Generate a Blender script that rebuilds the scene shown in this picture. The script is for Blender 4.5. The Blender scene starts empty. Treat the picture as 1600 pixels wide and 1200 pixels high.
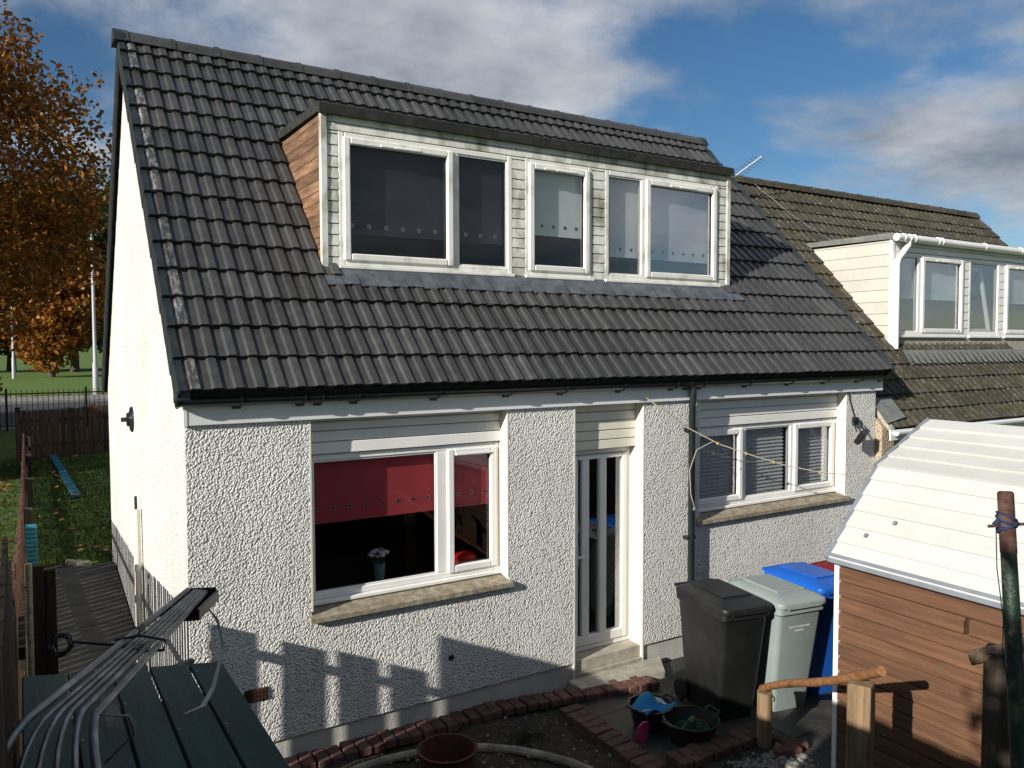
import bpy, math, random
import numpy as np
from mathutils import Vector, Matrix
random.seed(7); rng = np.random.default_rng(7)
R = math.radians
S = bpy.context.scene
C = S.collection
# ---------------------------------------------------------------- camera
cam = bpy.data.cameras.new('camera'); co = bpy.data.objects.new('camera', cam); C.objects.link(co)
rt = Vector((0.85014861, -0.52653588, -0.00270142)); up = Vector((0.02716031, 0.03872843, 0.99888059)); fw = Vector((0.52584185, 0.84927032, -0.0472258))
M = Matrix.Identity(4)
for i in range(3):
    M[i][0] = rt[i]; M[i][1] = up[i]; M[i][2] = -fw[i]
M[0][3], M[1][3], M[2][3] = -1.03325, -6.22106, 3.25366
co.matrix_world = M
cam.sensor_width = 36; cam.lens = 28.1033; cam.clip_start = .05; cam.clip_end = 6000
S.camera = co
# ---------------------------------------------------------------- light
SUNV = Vector((-3.15, -1.0, 1.35)).normalized()
EL = math.asin(SUNV.z); AZ = math.atan2(SUNV.x, SUNV.y)
sl = bpy.data.lights.new('sun', 'SUN'); sl.energy = 5.0; sl.angle = R(.53); sl.color = (1, .945, .86)
so = bpy.data.objects.new('sun', sl); C.objects.link(so); so.rotation_euler = (-SUNV).to_track_quat('-Z', 'Y').to_euler(); so.location = (-20, -8, 14)
S.view_settings.view_transform = 'Standard'; S.view_settings.look = 'None'; S.view_settings.gamma = 1
S.view_settings.use_curve_mapping = False; S.view_settings.exposure = .42
W = bpy.data.worlds.new('World'); S.world = W; W.use_nodes = True
def world():
    nt = W.node_tree; N = nt.nodes; L = nt.links
    bg = N['Background']
    sky = N.new('ShaderNodeTexSky'); sky.sky_type = 'NISHITA'; sky.sun_disc = False
    sky.sun_elevation = EL; sky.sun_rotation = AZ; sky.air_density = 1.0; sky.dust_density = .15; sky.ozone_density = 3.5
    tc = N.new('ShaderNodeTexCoord'); sep = N.new('ShaderNodeSeparateXYZ'); L.new(tc.outputs['Generated'], sep.inputs[0])
    def math_(op, a, b=None, clamp=False):
        m = N.new('ShaderNodeMath'); m.operation = op; m.use_clamp = clamp
        for k, v in enumerate((a, b)):
            if v is None: continue
            if isinstance(v, (int, float)): m.inputs[k].default_value = v
            else: L.new(v, m.inputs[k])
        return m.outputs[0]
    zz = math_('ADD', math_('MAXIMUM', sep.outputs[2], 0), .22)
    cmb = N.new('ShaderNodeCombineXYZ')
    L.new(math_('DIVIDE', sep.outputs[0], zz), cmb.inputs[0]); L.new(math_('DIVIDE', sep.outputs[1], zz), cmb.inputs[1])
    def noise(scale, detail, rough, loc, dist=0):
        mp = N.new('ShaderNodeMapping'); L.new(cmb.outputs[0], mp.inputs[0]); mp.inputs['Location'].default_value = loc
        n = N.new('ShaderNodeTexNoise'); L.new(mp.outputs[0], n.inputs['Vector'])
        n.inputs['Scale'].default_value = scale; n.inputs['Detail'].default_value = detail; n.inputs['Roughness'].default_value = rough; n.inputs['Distortion'].default_value = dist
        return n.outputs['Fac']
    big = noise(.62, 3, .5, CL[0]); med = noise(1.35, 11, .58, CL[1], .25); sh = noise(1.9, 8, .6, CL[2])
    # one cloud bank in the north-west, a clear gap to the north-east
    fac = math_('ADD', math_('MULTIPLY', big, .55), math_('MULTIPLY', med, .6))
    rmp = N.new('ShaderNodeMapRange'); rmp.interpolation_type = 'SMOOTHSTEP'; L.new(fac, rmp.inputs[0])
    rmp.inputs[1].default_value = .50; rmp.inputs[2].default_value = .64
    cr = N.new('ShaderNodeValToRGB'); L.new(sh, cr.inputs[0])
    cr.color_ramp.elements[0].position = .3; cr.color_ramp.elements[0].color = (2.5, 3.05, 3.9, 1)
    cr.color_ramp.elements[1].position = .72; cr.color_ramp.elements[1].color = (10.5, 10.8, 11.2, 1)
    mix = N.new('ShaderNodeMix'); mix.data_type = 'RGBA'
    hs = N.new('ShaderNodeHueSaturation'); hs.inputs['Saturation'].default_value = 1.17; hs.inputs['Value'].default_value = 1.2; L.new(sky.outputs[0], hs.inputs['Color'])
    L.new(math_('MULTIPLY', rmp.outputs[0], .93), mix.inputs[0]); L.new(hs.outputs[0], mix.inputs[6]); L.new(cr.outputs[0], mix.inputs[7])
    L.new(mix.outputs[2], bg.inputs[0]); bg.inputs[1].default_value = .05
CL = [(4.721, 2.0633, 0), (7.9212, 3.0994, 0), (1.3303, 8.0318, 0)]
world()
S.render.engine = 'CYCLES'
S.cycles.max_bounces = 8; S.cycles.transparent_max_bounces = 16

# ---------------------------------------------------------------- materials
MATS = {}
def nodes(name):
    m = bpy.data.materials.new(name); m.use_nodes = True
    nt = m.node_tree; return m, nt, nt.nodes, nt.links, nt.nodes['Principled BSDF']
def mk(name, col, rough=.6, var=.2, scale=6, bump=0, bscale=80, metal=0, col2=None, stretch=None, detail=6, rnd=0, spec=.5, c2pos=(.4, .7), coat=0):
    """principled + noise colour (second tone by noise), optional per-object variation, bump"""
    m, nt, N, L, P = nodes(name)
    tc = N.new('ShaderNodeTexCoord'); mp = N.new('ShaderNodeMapping'); L.new(tc.outputs['Object'], mp.inputs[0])
    if stretch: mp.inputs['Scale'].default_value = stretch
    n = N.new('ShaderNodeTexNoise'); L.new(mp.outputs[0], n.inputs['Vector']); n.inputs['Scale'].default_value = scale; n.inputs['Detail'].default_value = detail; n.inputs['Roughness'].default_value = .62
    vec_off = None
    if rnd:
        oi = N.new('ShaderNodeObjectInfo'); ad = N.new('ShaderNodeVectorMath'); ad.operation = 'SCALE'
        cb = N.new('ShaderNodeCombineXYZ'); L.new(oi.outputs['Random'], cb.inputs[0]); L.new(oi.outputs['Random'], cb.inputs[2])
        ad.inputs['Scale'].default_value = 37; L.new(cb.outputs[0], ad.inputs[0]); L.new(ad.outputs[0], mp.inputs['Location'])
    cr = N.new('ShaderNodeValToRGB'); L.new(n.outputs['Fac'], cr.inputs[0])
    c = np.array(col); c2 = np.array(col2) if col2 is not None else c * (1 + var)
    a = c * (1 - var) if col2 is None else c
    cr.color_ramp.elements[0].position = c2pos[0]; cr.color_ramp.elements[1].position = c2pos[1]
    cr.color_ramp.elements[0].color = (*a, 1); cr.color_ramp.elements[1].color = (*np.minimum(c2, 1), 1)
    out = cr.outputs[0]
    if rnd:
        mr = N.new('ShaderNodeMapRange'); L.new(oi.outputs['Random'], mr.inputs[0]); mr.inputs[3].default_value = 1 - rnd; mr.inputs[4].default_value = 1 + rnd
        hs = N.new('ShaderNodeHueSaturation'); L.new(out, hs.inputs['Color']); L.new(mr.outputs[0], hs.inputs['Value']); out = hs.outputs[0]
    L.new(out, P.inputs['Base Color'])
    P.inputs['Roughness'].default_value = rough; P.inputs['Metallic'].default_value = metal; P.inputs['Specular IOR Level'].default_value = spec
    if coat: P.inputs['Coat Weight'].default_value = coat
    if bump:
        n2 = N.new('ShaderNodeTexNoise'); L.new(mp.outputs[0], n2.inputs['Vector']); n2.inputs['Scale'].default_value = bscale; n2.inputs['Detail'].default_value = 4
        b = N.new('ShaderNodeBump'); b.inputs['Strength'].default_value = bump; b.inputs['Distance'].default_value = .01
        L.new(n2.outputs['Fac'], b.inputs['Height']); L.new(b.outputs[0], P.inputs['Normal'])
    MATS[name] = m; return m
def roughcast(name, col, scale=63, strength=1.0, dist=.0135, stain=(.62, .6, .52)):
    m, nt, N, L, P = nodes(name)
    tc = N.new('ShaderNodeTexCoord')
    v = N.new('ShaderNodeTexVoronoi'); L.new(tc.outputs['Object'], v.inputs['Vector']); v.inputs['Scale'].default_value = scale; v.feature = 'SMOOTH_F1'; v.inputs['Smoothness'].default_value = .25
    n = N.new('ShaderNodeTexNoise'); L.new(tc.outputs['Object'], n.inputs['Vector']); n.inputs['Scale'].default_value = scale * 1.4; n.inputs['Detail'].default_value = 3
    v2 = N.new('ShaderNodeTexVoronoi'); L.new(tc.outputs['Object'], v2.inputs['Vector']); v2.inputs['Scale'].default_value = scale * .55; v2.inputs['Randomness'].default_value = 1
    n.inputs['Scale'].default_value = scale * 1.6
    a1 = N.new('ShaderNodeMath'); a1.operation = 'MULTIPLY_ADD'; L.new(v2.outputs['Distance'], a1.inputs[0]); a1.inputs[1].default_value = .0; L.new(v.outputs['Distance'], a1.inputs[2])
    nm = N.new('ShaderNodeMath'); nm.operation = 'MULTIPLY'; nm.inputs[1].default_value = .28; L.new(n.outputs['Fac'], nm.inputs[0])
    sb = N.new('ShaderNodeMath'); sb.operation = 'SUBTRACT'; L.new(nm.outputs[0], sb.inputs[0]); L.new(a1.outputs[0], sb.inputs[1])
    b = N.new('ShaderNodeBump'); b.inputs['Strength'].default_value = strength; b.inputs['Distance'].default_value = dist; L.new(sb.outputs[0], b.inputs['Height']); L.new(b.outputs[0], P.inputs['Normal'])
    n3 = N.new('ShaderNodeTexNoise'); L.new(tc.outputs['Object'], n3.inputs['Vector']); n3.inputs['Scale'].default_value = 1.1; n3.inputs['Detail'].default_value = 7
    cr = N.new('ShaderNodeValToRGB'); L.new(n3.outputs['Fac'], cr.inputs[0]); cr.color_ramp.elements[0].position = .34; cr.color_ramp.elements[1].position = .62
    cr.color_ramp.elements[0].color = (*stain, 1); cr.color_ramp.elements[1].color = (*col, 1)
    # darker between the pebbles
    r2 = N.new('ShaderNodeMapRange'); L.new(v.outputs['Distance'], r2.inputs[0]); r2.inputs[1].default_value = .38; r2.inputs[2].default_value = .72; r2.inputs[3].default_value = 1; r2.inputs[4].default_value = .66
    mx = N.new('ShaderNodeMix'); mx.data_type = 'RGBA'; mx.blend_type = 'MULTIPLY'; mx.inputs[0].default_value = 1; L.new(cr.outputs[0], mx.inputs[6]); L.new(r2.outputs[0], mx.inputs[7])
    mp = N.new('ShaderNodeMapping'); L.new(tc.outputs['Object'], mp.inputs[0]); mp.inputs['Scale'].default_value = (3.2, 3.2, .35)
    n4 = N.new('ShaderNodeTexNoise'); L.new(mp.outputs[0], n4.inputs['Vector']); n4.inputs['Scale'].default_value = 2.4; n4.inputs['Detail'].default_value = 8
    c4 = N.new('ShaderNodeValToRGB'); L.new(n4.outputs['Fac'], c4.inputs[0]); c4.color_ramp.elements[0].position = .30; c4.color_ramp.elements[0].color = (.89, .885, .85, 1); c4.color_ramp.elements[1].position = .48; c4.color_ramp.elements[1].color = (1, 1, 1, 1)
    m4 = N.new('ShaderNodeMix'); m4.data_type = 'RGBA'; m4.blend_type = 'MULTIPLY'; m4.inputs[0].default_value = 1; L.new(mx.outputs[2], m4.inputs[6]); L.new(c4.outputs[0], m4.inputs[7])
    L.new(m4.outputs[2], P.inputs['Base Color']); P.inputs['Roughness'].default_value = .9
    MATS[name] = m; return m
def glass(name, tint=(.75, .8, .82), refl=1.0):
    m, nt, N, L, P = nodes(name); N.remove(P)
    out = N['Material Output']; tr = N.new('ShaderNodeBsdfTransparent'); tr.inputs[0].default_value = (*tint, 1)
    gl = N.new('ShaderNodeBsdfGlossy'); gl.inputs['Roughness'].default_value = .01; gl.inputs[0].default_value = (.95, .97, 1, 1)
    fr = N.new('ShaderNodeFresnel'); fr.inputs[0].default_value = 1.5
    mu = N.new('ShaderNodeMath'); mu.operation = 'MULTIPLY'; mu.inputs[1].default_value = refl; mu.use_clamp = True; L.new(fr.outputs[0], mu.inputs[0])
    mx = N.new('ShaderNodeMixShader'); L.new(mu.outputs[0], mx.inputs[0]); L.new(tr.outputs[0], mx.inputs[1]); L.new(gl.outputs[0], mx.inputs[2]); L.new(mx.outputs[0], out.inputs[0])
    MATS[name] = m; return m
def tile_mat(name, moss=False, lime=False):
    m, nt, N, L, P = nodes(name)
    tc = N.new('ShaderNodeTexCoord'); oi = N.new('ShaderNodeObjectInfo')
    sc = N.new('ShaderNodeMath'); sc.operation = 'MULTIPLY'; sc.inputs[1].default_value = 53; L.new(oi.outputs['Random'], sc.inputs[0])
    def noise(s, d, r=.6, stretch=None):
        mp = N.new('ShaderNodeMapping'); L.new(tc.outputs['Object'], mp.inputs[0]); L.new(sc.outputs[0], mp.inputs['Location'])
        if stretch: mp.inputs['Scale'].default_value = stretch
        n = N.new('ShaderNodeTexNoise'); L.new(mp.outputs[0], n.inputs['Vector']); n.inputs['Scale'].default_value = s; n.inputs['Detail'].default_value = d; n.inputs['Roughness'].default_value = r; return n.outputs['Fac']
    def ramp(f, p0, c0, p1, c1):
        cr = N.new('ShaderNodeValToRGB'); L.new(f, cr.inputs[0]); cr.color_ramp.elements[0].position = p0; cr.color_ramp.elements[1].position = p1
        cr.color_ramp.elements[0].color = (*c0, 1); cr.color_ramp.elements[1].color = (*c1, 1); return cr.outputs[0]
    def mix(f, a, b):
        x = N.new('ShaderNodeMix'); x.data_type = 'RGBA'; L.new(f, x.inputs[0]); L.new(a, x.inputs[6]); L.new(b, x.inputs[7]); return x.outputs[2]
    if moss:
        base = ramp(noise(14, 8), .3, (.030, .025, .020), .72, (.088, .070, .055))
        base = mix(ramp(noise(8, 9, .75), .47, (0,) * 3, .55, (.9,) * 3), base, ramp(noise(34, 4), .3, (.009, .010, .005), .7, (.058, .056, .018)))
        base = mix(ramp(noise(30, 3, .5), .66, (0,) * 3, .71, (.8,) * 3), base, ramp(noise(5, 2), .3, (.34, .33, .28), .7, (.46, .44, .40)))
        P.inputs['Roughness'].default_value = .95; bs, bd = .9, .012
    else:
        base = ramp(noise(9, 8), .3, (.035, .0345, .0345), .75, (.060, .059, .058))
        if lime:
            xs = N.new('ShaderNodeSeparateXYZ'); L.new(tc.outputs['Object'], xs.inputs[0])
            mr = N.new('ShaderNodeMapRange'); L.new(xs.outputs[0], mr.inputs[0]); mr.inputs[1].default_value = .16; mr.inputs[2].default_value = .12; mr.inputs[3].default_value = 0; mr.inputs[4].default_value = 1
            mm = N.new('ShaderNodeMath'); mm.operation = 'MULTIPLY'; L.new(mr.outputs[0], mm.inputs[0]); L.new(ramp(noise(26, 9, .75, (1, .35, 1)), .47, (0,) * 3, .66, (.9,) * 3), mm.inputs[1])
            base = mix(mm.outputs[0], base, ramp(noise(40, 4), .3, (.16, .165, .165), .7, (.34, .345, .345)))
        else:
            base = mix(ramp(noise(23, 7, .75), .66, (0,) * 3, .76, (.35,) * 3), base, ramp(noise(40, 4), .3, (.12, .115, .11), .7, (.2, .2, .2)))
        P.inputs['Roughness'].default_value = .40; bs, bd = .35, .004
    hs = N.new('ShaderNodeHueSaturation'); L.new(base, hs.inputs['Color'])
    mr = N.new('ShaderNodeMapRange'); L.new(oi.outputs['Random'], mr.inputs[0]); mr.inputs[3].default_value = .76; mr.inputs[4].default_value = 1.32; L.new(mr.outputs[0], hs.inputs['Value'])
    L.new(hs.outputs[0], P.inputs['Base Color'])
    b = N.new('ShaderNodeBump'); b.inputs['Strength'].default_value = bs; b.inputs['Distance'].default_value = bd; L.new(noise(60, 5), b.inputs['Height']); L.new(b.outputs[0], P.inputs['Normal'])
    MATS[name] = m; return m
def leaf_mat(name, cols, trans=.35):
    m, nt, N, L, P = nodes(name); out = N['Material Output']
    g = N.new('ShaderNodeNewGeometry'); cr = N.new('ShaderNodeValToRGB'); L.new(g.outputs['Random Per Island'], cr.inputs[0])
    while len(cr.color_ramp.elements) < len(cols): cr.color_ramp.elements.new(.5)
    for i, c in enumerate(cols): cr.color_ramp.elements[i].position = i / (len(cols) - 1); cr.color_ramp.elements[i].color = (*c, 1)
    L.new(cr.outputs[0], P.inputs['Base Color']); P.inputs['Roughness'].default_value = .55
    t = N.new('ShaderNodeBsdfTranslucent'); L.new(cr.outputs[0], t.inputs[0])
    mx = N.new('ShaderNodeMixShader'); mx.inputs[0].default_value = trans; L.new(P.outputs[0], mx.inputs[1]); L.new(t.outputs[0], mx.inputs[2]); L.new(mx.outputs[0], out.inputs[0])
    MATS[name] = m; return m

roughcast('render_white', (.80, .79, .755), stain=(.72, .71, .665))
roughcast('render_tan', (.50, .41, .30), scale=34, stain=(.40, .31, .20))
tile_mat('tile_dark'); tile_mat('tile_lime', lime=True); tile_mat('tile_old', moss=True)
glass('window_glass', (.96, .97, .975), .55)
mk('upvc', (.80, .79, .76), .35, .05, 3)
mk('upvc_dirty', (.24, .235, .175), .5, col2=(.74, .73, .67), scale=4.2, c2pos=(.33, .56), detail=11, stretch=(1, 1, .6))
mk('upvc_worn', (.46, .45, .38), .45, col2=(.78, .77, .72), scale=4.0, c2pos=(.28, .50), detail=10)
mk('paint_cream', (.78, .73, .62), .5, .05, 2.5)
mk('panel_cream', (.70, .665, .56), .45, .08, 2.2)
mk('panel_white', (.76, .75, .71), .45, .05, 2.2)
mk('panel_soft', (.52, .505, .44), .55, .07, 2.5, rnd=.05)
mk('fascia_white', (.72, .73, .73), .3, .04, 2)
mk('black_plastic', (.012, .016, .018), .28, .2, 4)
mk('gutter_black', (.010, .016, .017), .3, .2, 6)
mk('verge_plastic', (.020, .028, .032), .45, .25, 8)
mk('felt_black', (.010, .011, .010), .9, col2=(.030, .031, .024), scale=9, bump=.5, bscale=90)
mk('felt_grey', (.13, .14, .13), .9, col2=(.20, .21, .19), scale=9, bump=.5, bscale=90)
mk('lead', (.055, .065, .078), .5, col2=(.12, .135, .15), scale=7, bump=.3, bscale=30)
mk('cedar', (.125, .064, .034), .75, col2=(.26, .148, .085), scale=5, stretch=(1, .7, 5), bump=.4, bscale=30, rnd=.28)
mk('concrete', (.30, .28, .23), .9, col2=(.46, .43, .36), scale=9, bump=.5, bscale=120)
mk('concrete_sill', (.20, .165, .11), .9, col2=(.40, .36, .28), scale=16, bump=.6, bscale=150)
mk('plinth', (.42, .41, .38), .9, col2=(.55, .53, .48), scale=3, bump=.5, bscale=70)
mk('slab', (.026, .025, .021), .6, col2=(.058, .056, .047), scale=5, bump=.4, bscale=60, rnd=.15)
mk('brick', (.075, .033, .027), .85, col2=(.145, .072, .056), scale=14, bump=.6, bscale=90, rnd=.25)
mk('soil', (.018, .014, .009), .95, col2=(.05, .04, .026), scale=14, bump=1, bscale=45)
mk('grass_ground', (.050, .110, .006), .95, col2=(.115, .185, .012), scale=2.2, bump=1, bscale=30, detail=10)
mk('asphalt', (.045, .046, .05), .85, .25, 6, bump=.4, bscale=150)
mk('kerb', (.22, .21, .19), .9, .2, 5)
mk('road_paint', (.62, .58, .45), .7, .1, 5)
mk('interior', (.045, .043, .045), .9, .1, 2)
mk('interior_floor', (.08, .06, .05), .8, .1, 2)
mk('blind_red', (.47, .052, .065), .75, .08, 3)
mk('blind_navy', (.018, .022, .034), .8, .1, 3)
mk('blind_pale', (.66, .72, .70), .8, .06, 2.5)
mk('blind_grey', (.62, .62, .63), .8, .06, 2.5)
mk('eyelet', (.5, .5, .5), .3, .05, 3, metal=.9)
mk('eyelet_dark', (.02, .02, .02), .4, .05, 3)
mk('slat_white', (.85, .85, .83), .4, .05, 3)
mk('bin_black', (.009, .0095, .010), .45, col2=(.018, .019, .020), scale=3, bump=.15, bscale=200)
mk('bin_grey', (.255, .30, .29), .45, .07, 3, bump=.12, bscale=200)
mk('bin_blue', (.008, .10, .46), .4, .1, 3, bump=.12, bscale=200)
mk('bin_red', (.14, .01, .015), .4, .1, 3)
mk('rubber', (.012, .012, .012), .8, .2, 8)
mk('text_white', (.72, .74, .72), .6, .05, 3)
mk('shed_roof', (.53, .53, .495), .55, .05, 3, rnd=.04)
mk('shed_trim', (.82, .82, .80), .5, .04, 3)
mk('shed_edge', (.17, .19, .22), .7, .12, 6)
mk('shed_board', (.088, .040, .019), .7, col2=(.155, .074, .037), scale=5, stretch=(1, .35, 7), bump=.35, bscale=30, rnd=.14, detail=9)
mk('rail_wood', (.17, .07, .026), .75, col2=(.34, .155, .06), scale=9, stretch=(4, 1, 4), bump=.4, bscale=30)
mk('post_wood', (.15, .095, .048), .8, col2=(.30, .205, .12), scale=5, stretch=(6, 6, .5), bump=.5, bscale=20, detail=9)
mk('post_dark', (.028, .019, .012), .85, col2=(.06, .042, .027), scale=5, stretch=(6, 6, .5), bump=.5, bscale=20)
mk('fence_wood', (.07, .030, .018), .85, col2=(.15, .068, .038), scale=5, stretch=(5, 5, .5), bump=.4, bscale=20, rnd=.25)
mk('fence_dark', (.010, .0075, .0055), .95, spec=.15, col2=(.026, .019, .014), scale=5, stretch=(5, 5, .5), bump=.4, bscale=20, rnd=.2)
mk('moss_wood', (.12, .115, .085), .95, col2=(.24, .23, .17), scale=22, bump=.8, bscale=60)
mk('railing', (.012, .013, .014), .5, .1, 5)
mk('turquoise', (.03, .20, .27), .6, .2, 9)
mk('green_paint', (.012, .047, .046), .70, spec=.3, col2=(.026, .072, .069), scale=3, stretch=(3, .5, 1), bump=.25, bscale=25, rnd=.15, detail=9)
def worn_paint():
    m = MATS['green_paint']; nt = m.node_tree; N = nt.nodes; L = nt.links; P = N['Principled BSDF']
    src = P.inputs['Base Color'].links[0].from_socket; mp = [n for n in N if n.type == 'MAPPING'][0]
    n = N.new('ShaderNodeTexNoise'); L.new(mp.outputs[0], n.inputs['Vector']); n.inputs['Scale'].default_value = 1.6; n.inputs['Detail'].default_value = 9; n.inputs['Roughness'].default_value = .68
    cr = N.new('ShaderNodeValToRGB'); L.new(n.outputs['Fac'], cr.inputs[0]); cr.color_ramp.elements[0].position = .60; cr.color_ramp.elements[1].position = .66
    mx = N.new('ShaderNodeMix'); mx.data_type = 'RGBA'; L.new(cr.outputs[0], mx.inputs[0]); L.new(src, mx.inputs[6]); mx.inputs[7].default_value = (.13, .12, .10, 1); L.new(mx.outputs[2], P.inputs['Base Color'])
worn_paint()
mk('aluminium', (.20, .205, .21), .45, col2=(.40, .41, .42), scale=9, metal=.85, stretch=(1, 1, 1))
mk('rope_blue', (.014, .028, .08), .8, .3, 20)
mk('pole_paint', (.005, .022, .011), .55, col2=(.12, .10, .085), scale=13, c2pos=(.6, .72), detail=5, bump=.4, bscale=50)
mk('rust', (.045, .016, .011), .85, col2=(.12, .065, .05), scale=22, bump=.4, bscale=60)
mk('cord', (.62, .56, .42), .8, .1, 20)
mk('peg', (.65, .42, .06), .5, .1, 3)
mk('tub', (.012, .013, .013), .5, .2, 5)
mk('tub_green', (.010, .085, .045), .5, .2, 5)
mk('cloth_blue', (.012, .23, .52), .75, .1, 4)
mk('cloth_white', (.66, .70, .75), .8, .05, 4)
mk('pink', (.42, .03, .12), .6, .1, 4)
mk('terracotta', (.07, .015, .010), .8, .25, 7)
mk('log', (.20, .175, .13), .9, col2=(.38, .34, .27), scale=8, bump=.6, bscale=60)
mk('stone', (.18, .17, .15), .9, col2=(.5, .48, .44), scale=30, rnd=.4)
mk('lamp_post', (.38, .40, .42), .5, .06, 2)
mk('bark', (.05, .038, .028), .95, col2=(.10, .08, .06), scale=6, bump=.8, bscale=18, stretch=(3, 3, .6))
mk('vase', (.10, .20, .21), .4, .1, 4)
mk('petal_white', (.72, .68, .64), .7, .08, 9)
mk('petal_pink', (.50, .16, .36), .7, .1, 9)
mk('stem', (.03, .07, .02), .7, .2, 9)
mk('plastic_red', (.55, .012, .02), .35, .1, 5)
mk('white_metal', (.75, .76, .78), .35, .05, 4)
mk('vent_brown', (.045, .016, .011), .7, .2, 9)
mk('film', (.40, .40, .38), .5, .1, 6)
leaf_mat('leaf_autumn', [(.06, .07, .012), (.20, .085, .012), (.38, .13, .012), (.46, .18, .018), (.24, .065, .01), (.52, .28, .035)], .5)
leaf_mat('leaf_green', [(.022, .045, .010), (.045, .07, .014), (.085, .095, .020), (.13, .115, .02)], .3)
leaf_mat('leaf_fallen', [(.30, .10, .02), (.22, .06, .015), (.40, .22, .06), (.12, .05, .02)], .2)
leaf_mat('grass_blade', [(.016, .032, .006), (.03, .05, .009), (.055, .07, .014)], .3)

# ---------------------------------------------------------------- mesh builder
class B:
    def __init__(s): s.v = []; s.f = []; s.sm = False
    def add(s, v, f):
        o = len(s.v); s.v += [tuple(p) for p in v]; s.f += [tuple(i + o for i in q) for q in f]; return s
    def box(s, x0, x1, y0, y1, z0, z1, ch=0, M=None):
        c = ((x0 + x1) / 2, (y0 + y1) / 2, (z0 + z1) / 2); h = (abs(x1 - x0) / 2, abs(y1 - y0) / 2, abs(z1 - z0) / 2)
        if ch <= 0:
            v = [Vector((c[0] + a * h[0], c[1] + b * h[1], c[2] + d * h[2])) for a in (-1, 1) for b in (-1, 1) for d in (-1, 1)]
            f = [(0, 1, 3, 2), (4, 6, 7, 5), (0, 4, 5, 1), (2, 3, 7, 6), (0, 2, 6, 4), (1, 5, 7, 3)]
        else:
            ch = min(ch, min(h) * .45); v = []; idx = {}
            for a in (-1, 1):
                for b in (-1, 1):
                    for d in (-1, 1):
                        for k in range(3):
                            e = [h[0] - ch, h[1] - ch, h[2] - ch]; e[k] = h[k]
                            idx[(a, b, d, k)] = len(v); v.append(Vector((c[0] + a * e[0], c[1] + b * e[1], c[2] + d * e[2])))
            f = []
            def q(*keys): f.append(tuple(idx[k] for k in keys))
            for t in (-1, 1):
                o = lambda l: l if t > 0 else l[::-1]
                q(*o([(t, -1, -1, 0), (t, 1, -1, 0), (t, 1, 1, 0), (t, -1, 1, 0)]))
                q(*o([(-1, t, 1, 1), (1, t, 1, 1), (1, t, -1, 1), (-1, t, -1, 1)]))
                q(*o([(-1, -1, t, 2), (1, -1, t, 2), (1, 1, t, 2), (-1, 1, t, 2)]))
            for a in (-1, 1):
                for b in (-1, 1):
                    q((a, b, -1, 0), (a, b, 1, 0), (a, b, 1, 1), (a, b, -1, 1))
                    q((a, -1, b, 0), (a, 1, b, 0), (a, 1, b, 2), (a, -1, b, 2))
                    q((-1, a, b, 1), (1, a, b, 1), (1, a, b, 2), (-1, a, b, 2))
                    for d in (-1, 1): q((a, b, d, 0), (a, b, d, 1), (a, b, d, 2))
        if M is not None: v = [M @ p for p in v]
        return s.add(v, f)
    def prism(s, poly, axis, a, b):
        """poly of 2-D points in the plane across axis: x->(y,z) y->(x,z) z->(x,y)"""
        def P(p, t):
            return {'x': (t, p[0], p[1]), 'y': (p[0], t, p[1]), 'z': (p[0], p[1], t)}[axis]
        n = len(poly); v = [P(p, a) for p in poly] + [P(p, b) for p in poly]
        f = [tuple(range(n))[::-1], tuple(range(n, 2 * n))] + [(i, (i + 1) % n, n + (i + 1) % n, n + i) for i in range(n)]
        return s.add(v, f)
    def tube(s, pts, r, n=8, caps=True):
        pts = [Vector(p) for p in pts]; m = len(pts); rs = r if isinstance(r, (list, tuple)) else [r] * m
        s.sm = True; v = []; nrm = None
        for i, p in enumerate(pts):
            t = (pts[min(i + 1, m - 1)] - pts[max(i - 1, 0)]).normalized()
            if nrm is None: nrm = t.orthogonal().normalized()
            nrm = (nrm - t * nrm.dot(t)).normalized(); bi = t.cross(nrm)
            for k in range(n):
                a = 2 * math.pi * k / n; v.append(p + (nrm * math.cos(a) + bi * math.sin(a)) * rs[i])
        f = [(i * n + k, i * n + (k + 1) % n, (i + 1) * n + (k + 1) % n, (i + 1) * n + k) for i in range(m - 1) for k in range(n)]
        if caps: f += [tuple(range(n))[::-1], tuple(range((m - 1) * n, m * n))]
        return s.add(v, f)
    def lathe(s, prof, c=(0, 0, 0), n=24, M=None):
        s.sm = True; v = []
        for r, z in prof:
            for k in range(n):
                a = 2 * math.pi * k / n; v.append(Vector((c[0] + r * math.cos(a), c[1] + r * math.sin(a), c[2] + z)))
        if M is not None: v = [M @ p for p in v]
        m = len(prof); f = [(i * n + k, i * n + (k + 1) % n, (i + 1) * n + (k + 1) % n, (i + 1) * n + k) for i in range(m - 1) for k in range(n)]
        return s.add(v, f)
    def loft(s, rings, caps=True):
        n = len(rings[0]); v = [p for r in rings for p in r]; s.sm = True
        f = [(i * n + k, i * n + (k + 1) % n, (i + 1) * n + (k + 1) % n, (i + 1) * n + k) for i in range(len(rings) - 1) for k in range(n)]
        if caps: f += [tuple(range(n))[::-1], tuple(range((len(rings) - 1) * n, len(rings) * n))]
        return s.add(v, f)
    def mesh(s, name):
        me = bpy.data.meshes.new(name); me.from_pydata([tuple(p) for p in s.v], [], s.f); me.update()
        if s.sm: me.shade_smooth(); me.set_sharp_from_angle(angle=R(38))
        return me
    def build(s, name, mat, parent=None, loc=None, rot=None):
        me = s.mesh(name); return link(name, me, mat, parent, loc, rot)
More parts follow.
